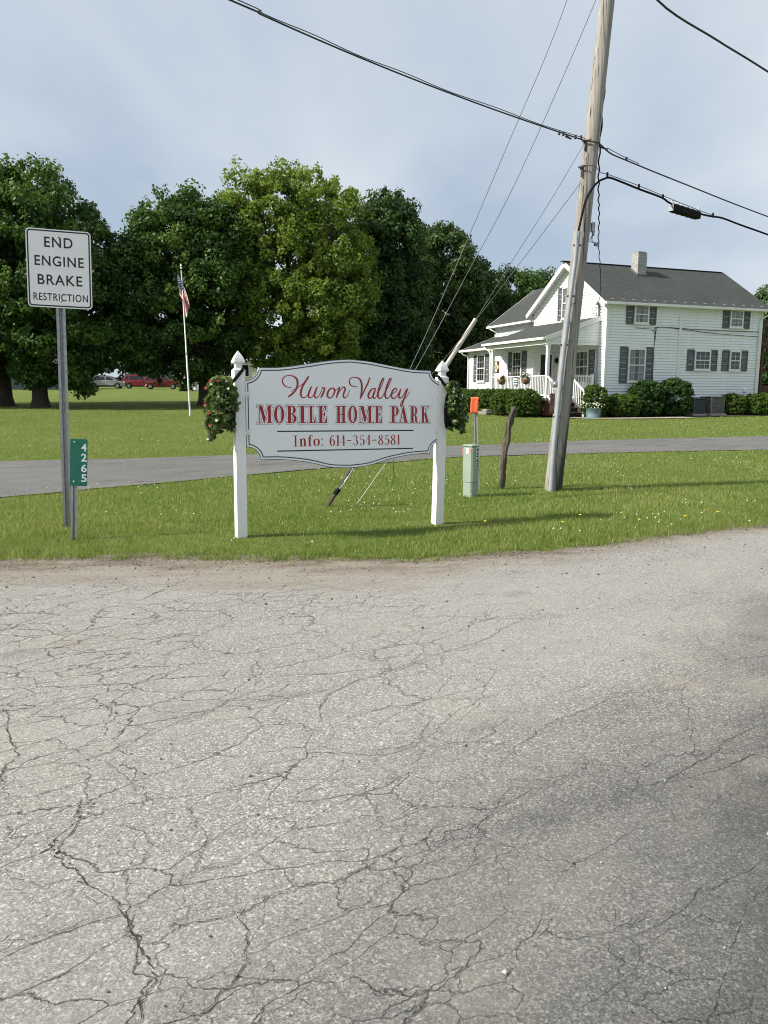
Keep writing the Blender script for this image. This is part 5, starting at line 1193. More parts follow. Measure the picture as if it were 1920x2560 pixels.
def window(O, U, N_, w, h, shutters=True, sw=.40, rows=2, cols=3, sh=None, curtain=1, ls=True, rs=True):
    """double hung window centred at O on a wall with outward normal N_"""
    f = MB(); fr = .07
    for s in (-1, 1): f.box(O + U * s * (w / 2 - fr / 2) + N_ * .045, (fr, .07, h), (U, N_, ZV))
    f.box(O + ZV * (h / 2 - fr / 2) + N_ * .045, (w - 2 * fr, .07, fr), (U, N_, ZV)); f.box(O - ZV * (h / 2 - fr / 2) + N_ * .05, (w - 2 * fr, .08, fr), (U, N_, ZV)); f.box(O - ZV * (h / 2 + .02) + N_ * .055, (w + .08, .10, .04), (U, N_, ZV))
    f.box(O + N_ * .055, (w - 2 * fr, .05, .045), (U, N_, ZV))
    win = f.build('window', WHITE_TRIM, house); iw, ih = w - 2 * fr, h - 2 * fr; g = MB()
    for hz in (-1, 1):
        for c in range(1, cols): g.box(O + U * (-iw / 2 + iw * c / cols) + ZV * hz * ih / 4 + N_ * .060, (.011, .014, ih / 2 - .055), (U, N_, ZV))
        for r_ in range(1, rows): g.box(O + ZV * (hz * ih / 4 + (r_ / rows - .5) * ih / 2) + N_ * .0615, (iw, .014, .011), (U, N_, ZV))
    g.build('muntins', WHITE_TRIM, win)
    g = MB(); g.quad(*[O + U * a * iw / 2 + ZV * c * ih / 2 + N_ * .052 for a, c in ((-1, -1), (1, -1), (1, 1), (-1, 1))]); g.build('pane', GLASS, win)
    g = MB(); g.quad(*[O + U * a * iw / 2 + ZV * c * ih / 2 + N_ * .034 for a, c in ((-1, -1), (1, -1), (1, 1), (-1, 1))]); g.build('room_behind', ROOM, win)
    if curtain:
        for s in (-1, 1):
            g = MB(); n = 10; x0 = s * iw / 2; x1 = s * iw / 2 * (.25 if curtain == 1 else .04); vs = []
            for i in range(n + 1):
                x = x0 + (x1 - x0) * i / n; d = .041 + .004 * math.sin(i * 2.1)
                vs += [O + U * x + ZV * -ih / 2 + N_ * d, O + U * x + ZV * ih / 2 + N_ * d]
            g.add(vs, [(2 * i, 2 * i + 1, 2 * i + 3, 2 * i + 2) for i in range(n)]); g.build('curtain', CURTAIN, win)
    if shutters:
        sh_ = sh or h + .05
        for s in (-1, 1):
            if (s < 0 and not ls) or (s > 0 and not rs): continue
            c = O + U * s * (w / 2 + sw / 2 + .02) + N_ * .035; g = MB()
            for q in (-1, 1): g.box(c + U * q * (sw / 2 - .025), (.05, .04, sh_), (U, N_, ZV))
            for z in (-sh_ / 2 + .035, 0, sh_ / 2 - .035): g.box(c + ZV * z, (sw - .1, .04, .07), (U, N_, ZV))
            n = int(sh_ / .05)
            for i in range(n):
                z = -sh_ / 2 + (i + .5) * sh_ / n
                g.box(c + ZV * z - N_ * .006, (sw - .1, .008, .045), (U, (N_ + ZV * .5) / 1.118, (ZV - N_ * .5) / 1.118))
            g.build('shutter', SHUTTER, house)
RW = lambda t, z: H(t + .04, 0, z)
window(RW(1.76, 5.0), RV, -LV, .80, .82, sh=.90); window(RW(7.24, 4.99), RV, -LV, .80, .82, sh=.90, curtain=2)
window(RW(1.63, 2.75), RV, -LV, .95, 1.50, sh=1.62, sw=.42, curtain=1); window(RW(5.36, 3.03), RV, -LV, .94, .92, sh=.98, curtain=0); window(RW(7.32, 3.04), RV, -LV, .68, .94, cols=2, sh=.98, sw=.42, curtain=0)
window(H(0, 3.12, 5.75), LV, -RV, .86, 1.5, sh=1.55, sw=.36)
window(H(-1.5, 8.98, 2.80), LV, -RV, .92, 1.46, sh=1.46, sw=.42, curtain=0); window(H(-1.5, 5.10, 2.80), LV, -RV, .90, 1.46, sh=1.46, sw=.42, curtain=0)
window(H(0, 1.72, 2.70), LV, -RV, 1.05, 1.5, sh=1.5, sw=.42, curtain=1)
def door(O, U, N_, w, h, name='door'):
    f = MB()
    for s in (-1, 1): f.box(O + U * s * (w / 2 + .05) + ZV * h / 2 + N_ * .03, (.10, .06, h), (U, N_, ZV))
    f.box(O + ZV * (h + .05) + N_ * .03, (w + .2, .06, .10), (U, N_, ZV)); d = f.build('door', WHITE_TRIM, house)
    f = MB(); f.box(O + ZV * h / 2 + N_ * .02, (w, .03, h), (U, N_, ZV)); f.build('leaf', paint('dark_door_paint', (.02, .025, .03), None, 3, .35), d)
    f = MB(); f.box(O + ZV * h * .62 + N_ * .04, (w * .7, .012, h * .55), (U, N_, ZV)); f.build('pane', GLASS, d)
    f = MB(); f.ball(O + U * w * .40 + ZV * 1.0 + N_ * .06, .03, 8, 5); f.build('handle', STEELW, d)
FL = 1.27
door(H(-.86, 3.55, FL), RV, -LV, .62, 2.05); door(H(0, 3.0, FL), LV, -RV, .8, 2.05)
def porch():
    b = MB(); b.box(H(-1.36, 3.15, FL - .06), (2.75, 5.4, .12), (RV, LV, ZV)); b.build('porch_floor', paint('grey_porch_boards', (.30, .30, .29), None, 4, .7), house)
    b = MB(); b.box(H(-2.55, 3.15, (HB + FL) / 2), (.2, 5.3, FL - HB - .14), (RV, LV, ZV)); b.box(H(-1.35, .62, (HB + FL) / 2 - .02), (2.4, .2, FL - HB - .14), (RV, LV, ZV)); b.build('porch_skirt', BRICK_DARK, house)
    for s in (.56, 5.62):
        b = MB(); c = H(-2.62, s, 0); b.box(c + ZV * (FL + 3.64) / 2, (.14, .14, 3.64 - FL), (RV, LV, ZV), .01); b.box(c + ZV * (FL + .06), (.19, .19, .12), (RV, LV, ZV), .01); b.box(c + ZV * 3.58, (.19, .19, .1), (RV, LV, ZV), .01); b.build('porch_post', WHITE_TRIM, house)
    def rail(p, q, z0, z1, dz0=0, dz1=0, name='railing'):
        p, q = np.array(p), np.array(q); d = q - p; L = np.linalg.norm(d); b = MB(); a = ZV * dz0; c = ZV * dz1
        b.beam(p + ZV * z1 + a, q + ZV * z1 + c, .08, .05); b.beam(p + ZV * z0 + a, q + ZV * z0 + c, .05, .06); n = int(L / .135)
        for i in range(1, n):
            m = p + d * i / n + a * (1 - i / n) + c * i / n; b.box(m + ZV * (z0 + z1) / 2, (.04, .04, z1 - z0 - .03), (RV, LV, ZV))
        return b.build(name, WHITE_TRIM, house)
    rail(H(-2.62, .66, 0), H(-2.62, 5.54, 0), FL + .12, FL + .98)
    rail(H(-1.40, .56, 0), H(-.30, .56, 0), FL + .12, FL + .98)
    b = MB(); b.box(H(-.26, .56, FL + .52), (.12, .12, 1.06), (RV, LV, ZV), .01); b.box(H(-1.44, .56, FL + .52), (.12, .12, 1.06), (RV, LV, ZV), .01); b.build('newel_post', WHITE_TRIM, house)
    # stairs run out from the porch end towards the path
    n = 4; rise = (FL - HB - .02) / n; b = MB()
    for i in range(n - 1):
        b.box(H(-2.0, .44 - .28 * (i + .5), FL - rise * (i + 1) - .02), (1.1, .30, .04), (RV, LV, ZV)); b.box(H(-2.0, .44 - .28 * i - .02, FL - rise * (i + 1) - rise / 2 + .05), (1.06, .02, rise - .06), (RV, LV, ZV))
    for tt in (-2.58, -1.42): b.prism([(.44, FL - .03), (.44, FL - .3), (-.5, HB + .02), (-.66, HB + .02), (-.66, HB + .15)], H(tt - .02, 0, 0), LV, ZV, RV, 0, .04)
    b.build('steps', paint('dark_stair_boards', (.10, .075, .06), (.06, .045, .04), 5, .8), house)
    for tt in (-2.62, -1.44):
        rail(H(tt, .48, 0), H(tt, -.62, 0), FL + .08, FL + .94, 0, -.66, 'stair_railing')
        b = MB(); b.box(H(tt, -.64, HB + .60), (.1, .1, 1.16), (RV, LV, ZV), .01); b.build('newel_post', WHITE_TRIM, house)
porch()
def house_fittings():
    b = MB(); p = [H(-.06, .55, 2.35), H(-.06, .57, 5.15), H(-.07, .57, 5.45)]; b.tube(p, .035, 10); b.tube([p[2], p[2] + ZV * .05 - RV * .06, p[2] - RV * .13 - ZV * .02], .045, 8); b.build('service_mast', PIPE, house)
    b = MB(); b.box(H(-.08, .62, 2.18), (.14, .26, .42), (RV, LV, ZV), .02); b.lathe([(.085, 0), (.085, .07), (.06, .10), (0, .105)], H(-.15, .62, 2.25), 14, (LV, ZV, -RV)); b.build('electric_meter', PIPE, house)
    b = MB(); b.box(H(-.05, .70, 1.55), (.05, .05, 1.0), (RV, LV, ZV)); b.build('meter_conduit', PIPE, house)
    def spout(pts): b = MB(); b.tube(smooth_path(pts, 4), .042, 8); b.build('downspout', WHITE_TRIM, house)
    ze = zroof(-OV) - .12
    spout([H(HLEN + .26, -OV - .05, ze), H(HLEN + .22, -.2, ze - .12), H(HLEN - .06, -.06, ze - .34), H(HLEN - .12, -.06, ze - .7), H(HLEN - .12, -.06, 3), H(HLEN - .12, -.06, HB + .2)])
    spout([H(-.04, 10.95, 5.14), H(.0, 10.8, 5.02), H(.25, 10.62, 4.86), H(.25, 10.6, 4.7)])
    spout([H(-1.92, 10.6, 3.70), H(-1.85, 10.6, 3.58), H(-1.57, 10.52, 3.4), H(-1.57, 10.52, 2.4), H(-1.57, 10.52, HB + .2)])
    spout([H(-2.9, 6.1, 3.78), H(-2.85, 6.0, 3.66), H(-2.72, 5.76, 3.45), H(-2.72, 5.72, 2.6), H(-2.72, 5.72, HB + .2)])
    b = MB(); b.tube(smooth_path([H(2.62, -.03, 2.0), H(2.6, -.03, 3.6), H(2.62, -.03, 4.25), H(2.8, -.05, 4.47), H(5.5, -.05, 4.42), H(8.75, -.04, 4.42)], 6), .012, 6); b.tube(smooth_path([H(2.66, -.03, 3.9), H(2.66, -.03, 4.25), H(3.0, -.05, 4.48), H(6, -.05, 4.28), H(8.75, -.04, 4.20)], 6), .011, 6); b.tube([H(1.5, -.03, 4.40), H(2.4, -.03, 4.38), H(2.6, -.03, 4.2)], .01, 6); b.build('wall_cable', BLACK, house)
    b = MB(); b.box(H(8.1, -.06, 1.62), (.18, .12, .18), (RV, LV, ZV), .03); b.build('dryer_vent', WHITE_TRIM, house)
    b = MB(); c = H(-.32, 3.46, 3.05); b.box(c + LV * .06, (.1, .03, .18), (RV, LV, ZV), .008); b.lathe([(.02, -.14), (.055, -.13), (.07, .06), (.03, .13), (.0, .17)], c - LV * .07, 8); b.build('wall_lantern', BLACK, house)
    # painted quilt board
    c = H(-1.5, 7.27, 2.82) - RV * .03; b = MB(); b.box(c, (.03, .58, .60), (RV, LV, ZV)); q = thing('barn_quilt', 'square brown board with cream petals hung on the front wall of the house', 'wall art', c); b.build('board', paint('dark_brown_board', (.06, .025, .015), None, 3, .7), q)
    b = MB(); f = c - RV * .018
    for k in range(4):
        a = R(45 + 90 * k + 45); d = LV * math.cos(a) + ZV * math.sin(a); n = -LV * math.sin(a) + ZV * math.cos(a)
        b.quad(f + d * .03, f + d * .14 + n * .11, f + d * .25 + n * .09, f + d * .27, f + d * .25 - n * .09, f + d * .14 - n * .11)
    b.build('petal_pattern', paint('cream_paint', (.75, .62, .42), None, 3, .7), q)
house_fittings()

# ------------------------------------------------------------------ things on and around the house
def rail_basket(label, s):
    c = H(-2.74, s, FL + .86); root = thing('railing_basket', label, 'flower basket', c, 'flower baskets on the porch railing')
    b = MB(); b.lathe([(.02, -.26), (.12, -.23), (.19, -.10), (.22, 0), (.2, 0), (.0, -.02)], c, 14, (LV, RV, ZV)); b.build('coir_basket', paint('coir', (.20, .11, .05), (.10, .06, .03), 25, .95, 0, .6), root)
    cs = c + NR.normal(0, 1, (22, 3)) * (.11, .09, .06) + np.array([0, 0, .10]); V, T = leaf_cloud(cs, np.full(22, .07), 14, .05, NR.uniform(.2, .9, 22))
    link_mesh('foliage', np_mesh('foliage', V - c, np.arange(len(V)), SHRUB, 4, {'tint': T}), root)
    b = MB()
    for i in range(12): q = cs[i] + np.array([-.03, -.05, .08]); b.ball(q, .022, 6, 4)
    b.build('blossoms', PETAL_W if s < 3 else PETAL_R, root)
    b = MB(); b.box(c + RV * .1 + ZV * .02, (.05, .2, .02), (RV, LV, ZV)); b.build('hook', BLACK, root)
rail_basket('coir flower basket on the porch railing under the quilt board', 4.45); rail_basket('coir flower basket on the railing closest to the porch door', 2.15)
def rail_flag():
    c = H(-2.72, 3.15, FL + .72); root = thing('garden_flag', 'small dark striped flag hanging on the porch railing between the baskets', 'flag', c)
    b = MB(); mats = [NAVY, PETAL_W]
    for i in range(7):
        b.cur = i % 2 ; b.box(c + ZV * (.2 - i * .055), (.012, .36, .055), (RV, LV, ZV))
    b.build('cloth', mats, root); b = MB(); b.tube([c + ZV * .24 + LV * .2, c + ZV * .24 - LV * .2], .008, 6); b.build('rod', BLACK, root)
rail_flag()
def rocking_chair():
    c = H(-1.1, 2.0, FL); root = thing('rocking_chair', 'white slatted rocking chair on the porch behind the stair railing', 'chair', c); P = lambda x, y, z: c - RV * x + LV * y + ZV * z
    b = MB()
    for i in range(5): b.box(P(-.18 + i * .1, 0, .42), (.08, .52, .025), (RV, LV, ZV))
    b.build('seat', WHITE_TRIM, root); b = MB()
    for i in range(7): b.beam(P(-.22, -.24 + i * .08, .44), P(-.42, -.24 + i * .08, 1.12), .05, .018, RV)
    b.beam(P(-.42, -.28, 1.1), P(-.42, .28, 1.1), .06, .03); b.build('backrest', WHITE_TRIM, root)
    for y in (-.28, .28):
        b = MB(); b.tube([P(-.5, y, .14), P(-.3, y, .05), P(0, y, .02), P(.3, y, .05), P(.48, y, .13)], .025, 6); b.build('rocker', WHITE_TRIM, root)
        b = MB(); b.beam(P(.25, y, .04), P(.25, y, .62), .045, .045, RV); b.build('leg', WHITE_TRIM, root); b = MB(); b.beam(P(-.24, y, .04), P(-.24, y, .62), .045, .045, RV); b.build('leg', WHITE_TRIM, root)
        b = MB(); b.box(P(0, y, .64), (.62, .08, .03), (RV, LV, ZV)); b.build('armrest', WHITE_TRIM, root)
rocking_chair()
AC_M = paint('grey_unit_metal', (.20, .19, .17), (.15, .145, .13), 4, .6); DARK = paint('dark_void', (.012, .013, .015), None, 4, .9)
def ac_unit(label, px, top, w, col):
    p = at_depth(px, 1030, 36.4 + (px - 1729) * .006); c = np.array([p[0], p[1], float(gz(p[0], p[1]))]); h = top
    root = thing('air_conditioner', label, 'air conditioner', c, 'air conditioning units by the long house wall')
    b = MB(); b.box(c + ZV * .04, (w + .2, w + .2, .12), (RV, LV, ZV)); b.build('pad', CONCRETE, root)
    b = MB(); b.box(c + ZV * (.1 + h / 2), (w - .04, w - .04, h - .02), (RV, LV, ZV)); b.build('coil', DARK, root)
    b = MB()
    for n_, u in ((-LV, RV), (-RV, LV), (RV, LV)):
        m = 16
        for i in range(m): b.box(c + n_ * w / 2 + u * (-w / 2 + (i + .5) * w / m) + ZV * (.1 + h / 2), (.022, .02, h - .06) , (u, n_, ZV))
        for k in range(1, 4): b.box(c + n_ * (w / 2 + .004) + ZV * (.1 + h * k / 4), (w, .012, .015), (u, n_, ZV))
    for a in (-1, 1):
        for d in (-1, 1): b.box(c + RV * a * w / 2 + LV * d * w / 2 + ZV * (.1 + h / 2), (.05, .05, h), (RV, LV, ZV))
    b.build('grille', col, root)
    b = MB(); b.box(c + ZV * (.1 + h + .02), (w + .05, w + .05, .05), (RV, LV, ZV), .015)
    for r in (.1, .2, .3): b.lathe([(r * w, 0), (r * w + .012, .012), (r * w + .02, 0)], c + ZV * (.1 + h + .046), 20)
    b.build('lid', col, root)
ac_unit('dark air conditioner half behind the tall shrubs by the long wall', 1735, .68, .62, paint('dark_unit_metal', (.075, .085, .095), None, 4, .6))
ac_unit('tan air conditioner standing clear of the shrubs by the long wall', 1778, .74, .74, AC_M)
b = MB(); c = H(6.2, -.08, 1.15); b.box(c + RV * -.9, (.16, .10, .26), (RV, LV, ZV), .01); b.tube(smooth_path([c - RV * .85 + ZV * -.05, c - RV * .5 - LV * .1, c - LV * .25 + RV * .1 + ZV * .0, c + RV * .2 - LV * .4 - ZV * .12], 5), .03, 7)
b.build('line_set', AC_M, house)

def at_px(px, Y): 
    p = at_depth(px, 1040, Y); return np.array([p[0], p[1], float(gz(p[0], p[1]))])
bush('round clipped ball evergreen beside the porch stairs behind the flower tub', at_px(1483, 34.0), .62, 1.46, YEW, 620, 70, .034, 'clipped_shrub', rc=(.06, .085), clipped=True)
bush('low spreading evergreen left of the tall leafy shrubs under the big window', at_px(1552, 34.6), .84, 1.05, YEW, 560, 70, .042, 'evergreen_shrub', rc=(.07, .11), clipped=True)
bush('tall leafy shrub below the big ground floor window, left of its twin', at_px(1612, 35.0), .78, 1.66, SHRUB, 520, 46, .062, 'leafy_shrub', 'twin leafy shrubs under the house window', rc=(.08, .14), clipped=True)
bush('tall leafy shrub touching the air conditioners, right of its twin', at_px(1683, 35.5), .80, 1.74, SHRUB, 520, 46, .062, 'leafy_shrub', 'twin leafy shrubs under the house window', rc=(.08, .14), clipped=True)
bush('small green shrub just right of the air conditioners', at_px(1829, 37.0), .66, 1.02, YEW, 420, 70, .042, 'evergreen_shrub', rc=(.07, .11), clipped=True)
bush('small green shrub at the far right end of the house wall', at_px(1893, 37.0), .72, 1.05, YEW, 420, 70, .042, 'evergreen_shrub', rc=(.07, .11), clipped=True)
hg = [(.95, 'dark hedge bush nearest the porch stairs'), (2.4, 'clipped hedge bush with a bare brown gap on its left'), (4.0, 'clipped hedge bush in the middle of the row below the railing'), (5.5, 'clipped hedge bush below the left porch corner'), (7.2, 'hedge bush under the wall left of the porch, beyond the stone slab'), (9.0, 'farthest hedge bush at the left corner of the house')]
for i, (s, lb) in enumerate(hg):
    p = H(-3.55, s, 0); p[2] = float(gz(p[0], p[1])); bush(lb, p, (.80, .86) , 1.26 - .03 * i, YEW, 700, 64, .038, 'hedge_bush', 'clipped hedge along the porch', (.065, .095), (.45, .22), True)
def planter():
    c = ground(1483, 1046); c = np.array([c[0], c[1], float(gz(c[0], c[1]))]); root = thing('flower_tub', 'teal half barrel tub of white flowers on the path by the stairs', 'planter', c)
    b = MB(); b.lathe([(.0, .0), (.36, 0), (.37, .05), (.30, .06), (.33, .42), (.35, .43), (.32, .44), (.30, .40), (0, .38)], c, 20); b.build('tub', paint('teal_paint', (.10, .17, .18), (.08, .13, .14), 6, .6), root)
    cs = c + np.stack([NR.normal(0, .19, 40), NR.normal(0, .17, 40), NR.uniform(.44, .58, 40)], -1); V, T = leaf_cloud(cs, np.full(40, .08), 14, .055, NR.uniform(.1, .7, 40))
    link_mesh('foliage', np_mesh('foliage', V - c, np.arange(len(V)), SHRUB, 4, {'tint': T}), root)
    b = MB()
    for i in range(90): q = c + np.array([NR.normal(0, .21), NR.normal(0, .18), NR.uniform(.46, .68)]); b.ball(q, NR.uniform(.018, .032), 6, 4)
    b.build('blossoms', PETAL_W, root)
planter()
def flat_strip(name, pts, w, mat, lift=.035):
    b = MB(); vs = []; P = smooth_path([np.array([x, y, 0.]) for x, y in pts], 6)
    for i, p in enumerate(P):
        d = P[min(i + 1, len(P) - 1)] - P[max(i - 1, 0)]; d /= np.linalg.norm(d); q = np.array([-d[1], d[0], 0]) * w / 2
        for s in (1, -1): e = p + q * s; vs.append((e[0], e[1], float(gz(e[0], e[1])) + lift))
    n = len(P); b.add(vs, [(2 * i, 2 * i + 1, 2 * i + 3, 2 * i + 2) for i in range(n - 1)]); return tag(b.build(name, mat), kind='structure')
q1 = H(-2.0, -1.0, 0); q2 = H(.4, -1.9, 0); q3 = H(3.2, -2.2, 0)
flat_strip('garden_path', [H(-2.1, -.55, 0)[:2], H(-1.7, -1.3, 0)[:2], H(0, -1.75, 0)[:2], H(1.8, -1.9, 0)[:2], H(3.2, -1.8, 0)[:2]], .85, CONCRETE)
flat_strip('planting_bed', [H(.2, -.75, 0)[:2], H(3, -.8, 0)[:2], H(9.0, -.8, 0)[:2]], 1.5, SOIL, .02)
flat_strip('hedge_bed', [H(-3.3, .6, 0)[:2], H(-3.3, 5, 0)[:2], H(-3.3, 10.5, 0)[:2]], 1.5, SOIL, .02)
def stone_slab():
    c = ground(1213, 1036); root = thing('stone_slab', 'flat stacked grey stone slabs in front of the hedge', 'stone', c); b = MB()
    b.box(c + ZV * .06, (1.05, .5, .16), (LV * -1, RV, ZV), .03); b.build('lower_slab', STONE, root); b = MB(); b.box(c + ZV * .19 - LV * .05 + RV * .08, (.6, .4, .12), (LV * -1, RV, ZV), .03); b.build('upper_slab', STONE, root)
stone_slab()
def deck():
    root = thing('wooden_deck', 'brown wooden balcony deck behind the right end of the house', 'deck', H(HLEN, 3, HB))
    x0, x1, s0, s1, fz = HLEN + .03, HLEN + 3.4, .6, 4.8, 4.05
    b = MB(); b.box(H((x0 + x1) / 2, (s0 + s1) / 2, fz), (x1 - x0, s1 - s0, .06), (RV, LV, ZV)); b.build('floor', DECKWOOD, root)
    b = MB(); b.box(H((x0 + x1) / 2, s0 - .03, fz - .12), (x1 - x0, .06, .26), (RV, LV, ZV)); b.build('joist', DECKWOOD, root)
    for t in (x0 + .9, x1 - .1):
        b = MB(); b.box(H(t, s0 + .1, (HB + fz) / 2), (.14, .14, fz - HB), (RV, LV, ZV)); b.build('post', DECKWOOD, root)
    b = MB(); b.box(H((x0 + x1) / 2, s0, fz + 1.02), (x1 - x0, .1, .05), (RV, LV, ZV)); b.box(H((x0 + x1) / 2, s0, fz + .14), (x1 - x0, .05, .06), (RV, LV, ZV))
    for i in range(24): b.box(H(x0 + .07 + i * .14, s0, fz + .57), (.045, .04, .86), (RV, LV, ZV))
    b.build('railing', DECKWOOD, root)
    root = thing('board_fence', 'brown upright board fence low behind the right corner of the house', 'fence', H(HLEN + .6, .9, HB))
    for k in range(2):
        b = MB(); b.box(H(HLEN + .4 + 2.2 * k, .95, HB + .8), (.1, .1, 1.7), (RV, LV, ZV)); b.build('post', DECKWOOD, root)
    b = MB()
    for i in range(19): b.box(H(HLEN + .3 + i * .145, .86, HB + .74), (.135, .02, 1.42 + .02 * (i % 3)), (RV, LV, ZV))
    b.build('boards', DECKWOOD, root); b = MB()
    for z in (.3, 1.2): b.box(H(HLEN + 1.6, .90, HB + z), (2.8, .05, .09), (RV, LV, ZV))
    b.build('rail', DECKWOOD, root)
deck()
# service drop from the pole to the house mast: twisted pair
s0 = pole_at(6.3) + np.array([.09, .05, 0]); s1 = H(-.12, .57, 5.45); P = [s0, at_depth(*D(1296, 310), 12.4), at_depth(*D(1293, 410), 14.6), at_depth(*D(1294, 470), 17), at_depth(*D(1293, 530), 20.5), at_depth(*D(1297, 590), 26), at_depth(*D(1296, 640), 32), s1]
P = smooth_path(P, 14); Q = [p + np.array([.012 * math.sin(i * 1.3), 0, .0]) for i, p in enumerate(P)]
b = MB(); b.tube(Q, .0125, 6); b.tube(smooth_path([s1, s1 + np.array([-.1, -.1, -.35]), s1 + np.array([.0, -.1, -.6]), s1 + np.array([.12, -.1, -.3]), s1], 6), .012, 5); b.tube(smooth_path([s1, s1 + np.array([-.25, -.1, -.2]), s1 + np.array([-.15, -.1, -.55]), s1 + np.array([-.02, -.05, -.4])], 6), .01, 5)
tag(b.build('service_drop_cable', BLACK, loc=s0), 'twisted black drop cable hanging from the pole down to the house gable', 'cable', 'cables on the utility pole')

# ------------------------------------------------------------------ flag pole and flag
def flag_pole():
    base = ground(*D(411, 899)); top = at_depth(*D(391, 574), base[1]); root = thing('flag_pole', 'thin leaning white flag pole on the lawn before the dark trees', 'flag pole', base)
    d = top - base; b = MB(); b.tube([base - d * .01, base + d * .42, base + d * .421, base + d * .97], [.036, .034, .028, .024], 10); b.build('pole', WHITE_TRIM, root)
    b = MB(); b.tube([base + d * .415, base + d * .43], .042, 10); b.build('collar', GALV, root)
    b = MB(); b.ball(base + d * .985, .05, 10, 6); b.lathe([(.03, 0), (.05, .05), (.02, .1), (0, .13)], base + d * .995, 8); b.build('finial', WHITE_TRIM, root)
    # limp flag: hoist along the pole, fly hanging down in folds
    fr = thing('flag', 'red and white striped flag with a starred blue canton hanging limp from the pole', 'flag', base + d * .95)
    u_ = d / np.linalg.norm(d); hoist, fly = .92, 1.55; nu, nv = 40, 26; b = MB(); vs = []
    for j in range(nv + 1):
        v = j / nv
        for i in range(nu + 1):
            u = i / nu
            # each point falls towards straight below its own hoist point as it leaves the pole
            drop = fly * u * (.80 + .08 * (1 - v)); out = (.34 * (1 - math.exp(-3.2 * u))) * (.55 + .45 * math.sin(1.2 + 1.6 * v)) + .12 * u * (1 - v)
            fold = .085 * math.sin(7.5 * v + 2.2 * u) * min(1, u * 3)
            p = base + d * .95 - u_ * (hoist * v * (1 - .30 * u)) - ZV * drop + np.array([-.16 + .12 * u + out * .72 + fold * .7, -.05 - .10 * math.sin(4 * u + 5 * v) - fold, 0])
            vs.append(p)
    b.v = [Vector([float(c) for c in p]) for p in vs]
    st = paint('flag_red', (.42, .02, .03), None, 4, .8); wh = paint('flag_white', (.78, .76, .74), None, 4, .8); bl = paint('flag_blue', (.02, .03, .12), None, 4, .8)
    for j in range(nv):
        for i in range(nu):
            k = (j // 2) % 2
            m = 0 if k == 0 else 1
            if j < 14 and i < nu * .4:
                m = 2
                if (i % 3 == 1) and (j % 3 == 1): m = 1
            b.f.append([j * (nu + 1) + i, j * (nu + 1) + i + 1, (j + 1) * (nu + 1) + i + 1, (j + 1) * (nu + 1) + i]); b.mi.append(m); b.sm.append(True)
    b.build('cloth', [st, wh, bl], fr)
flag_pole()

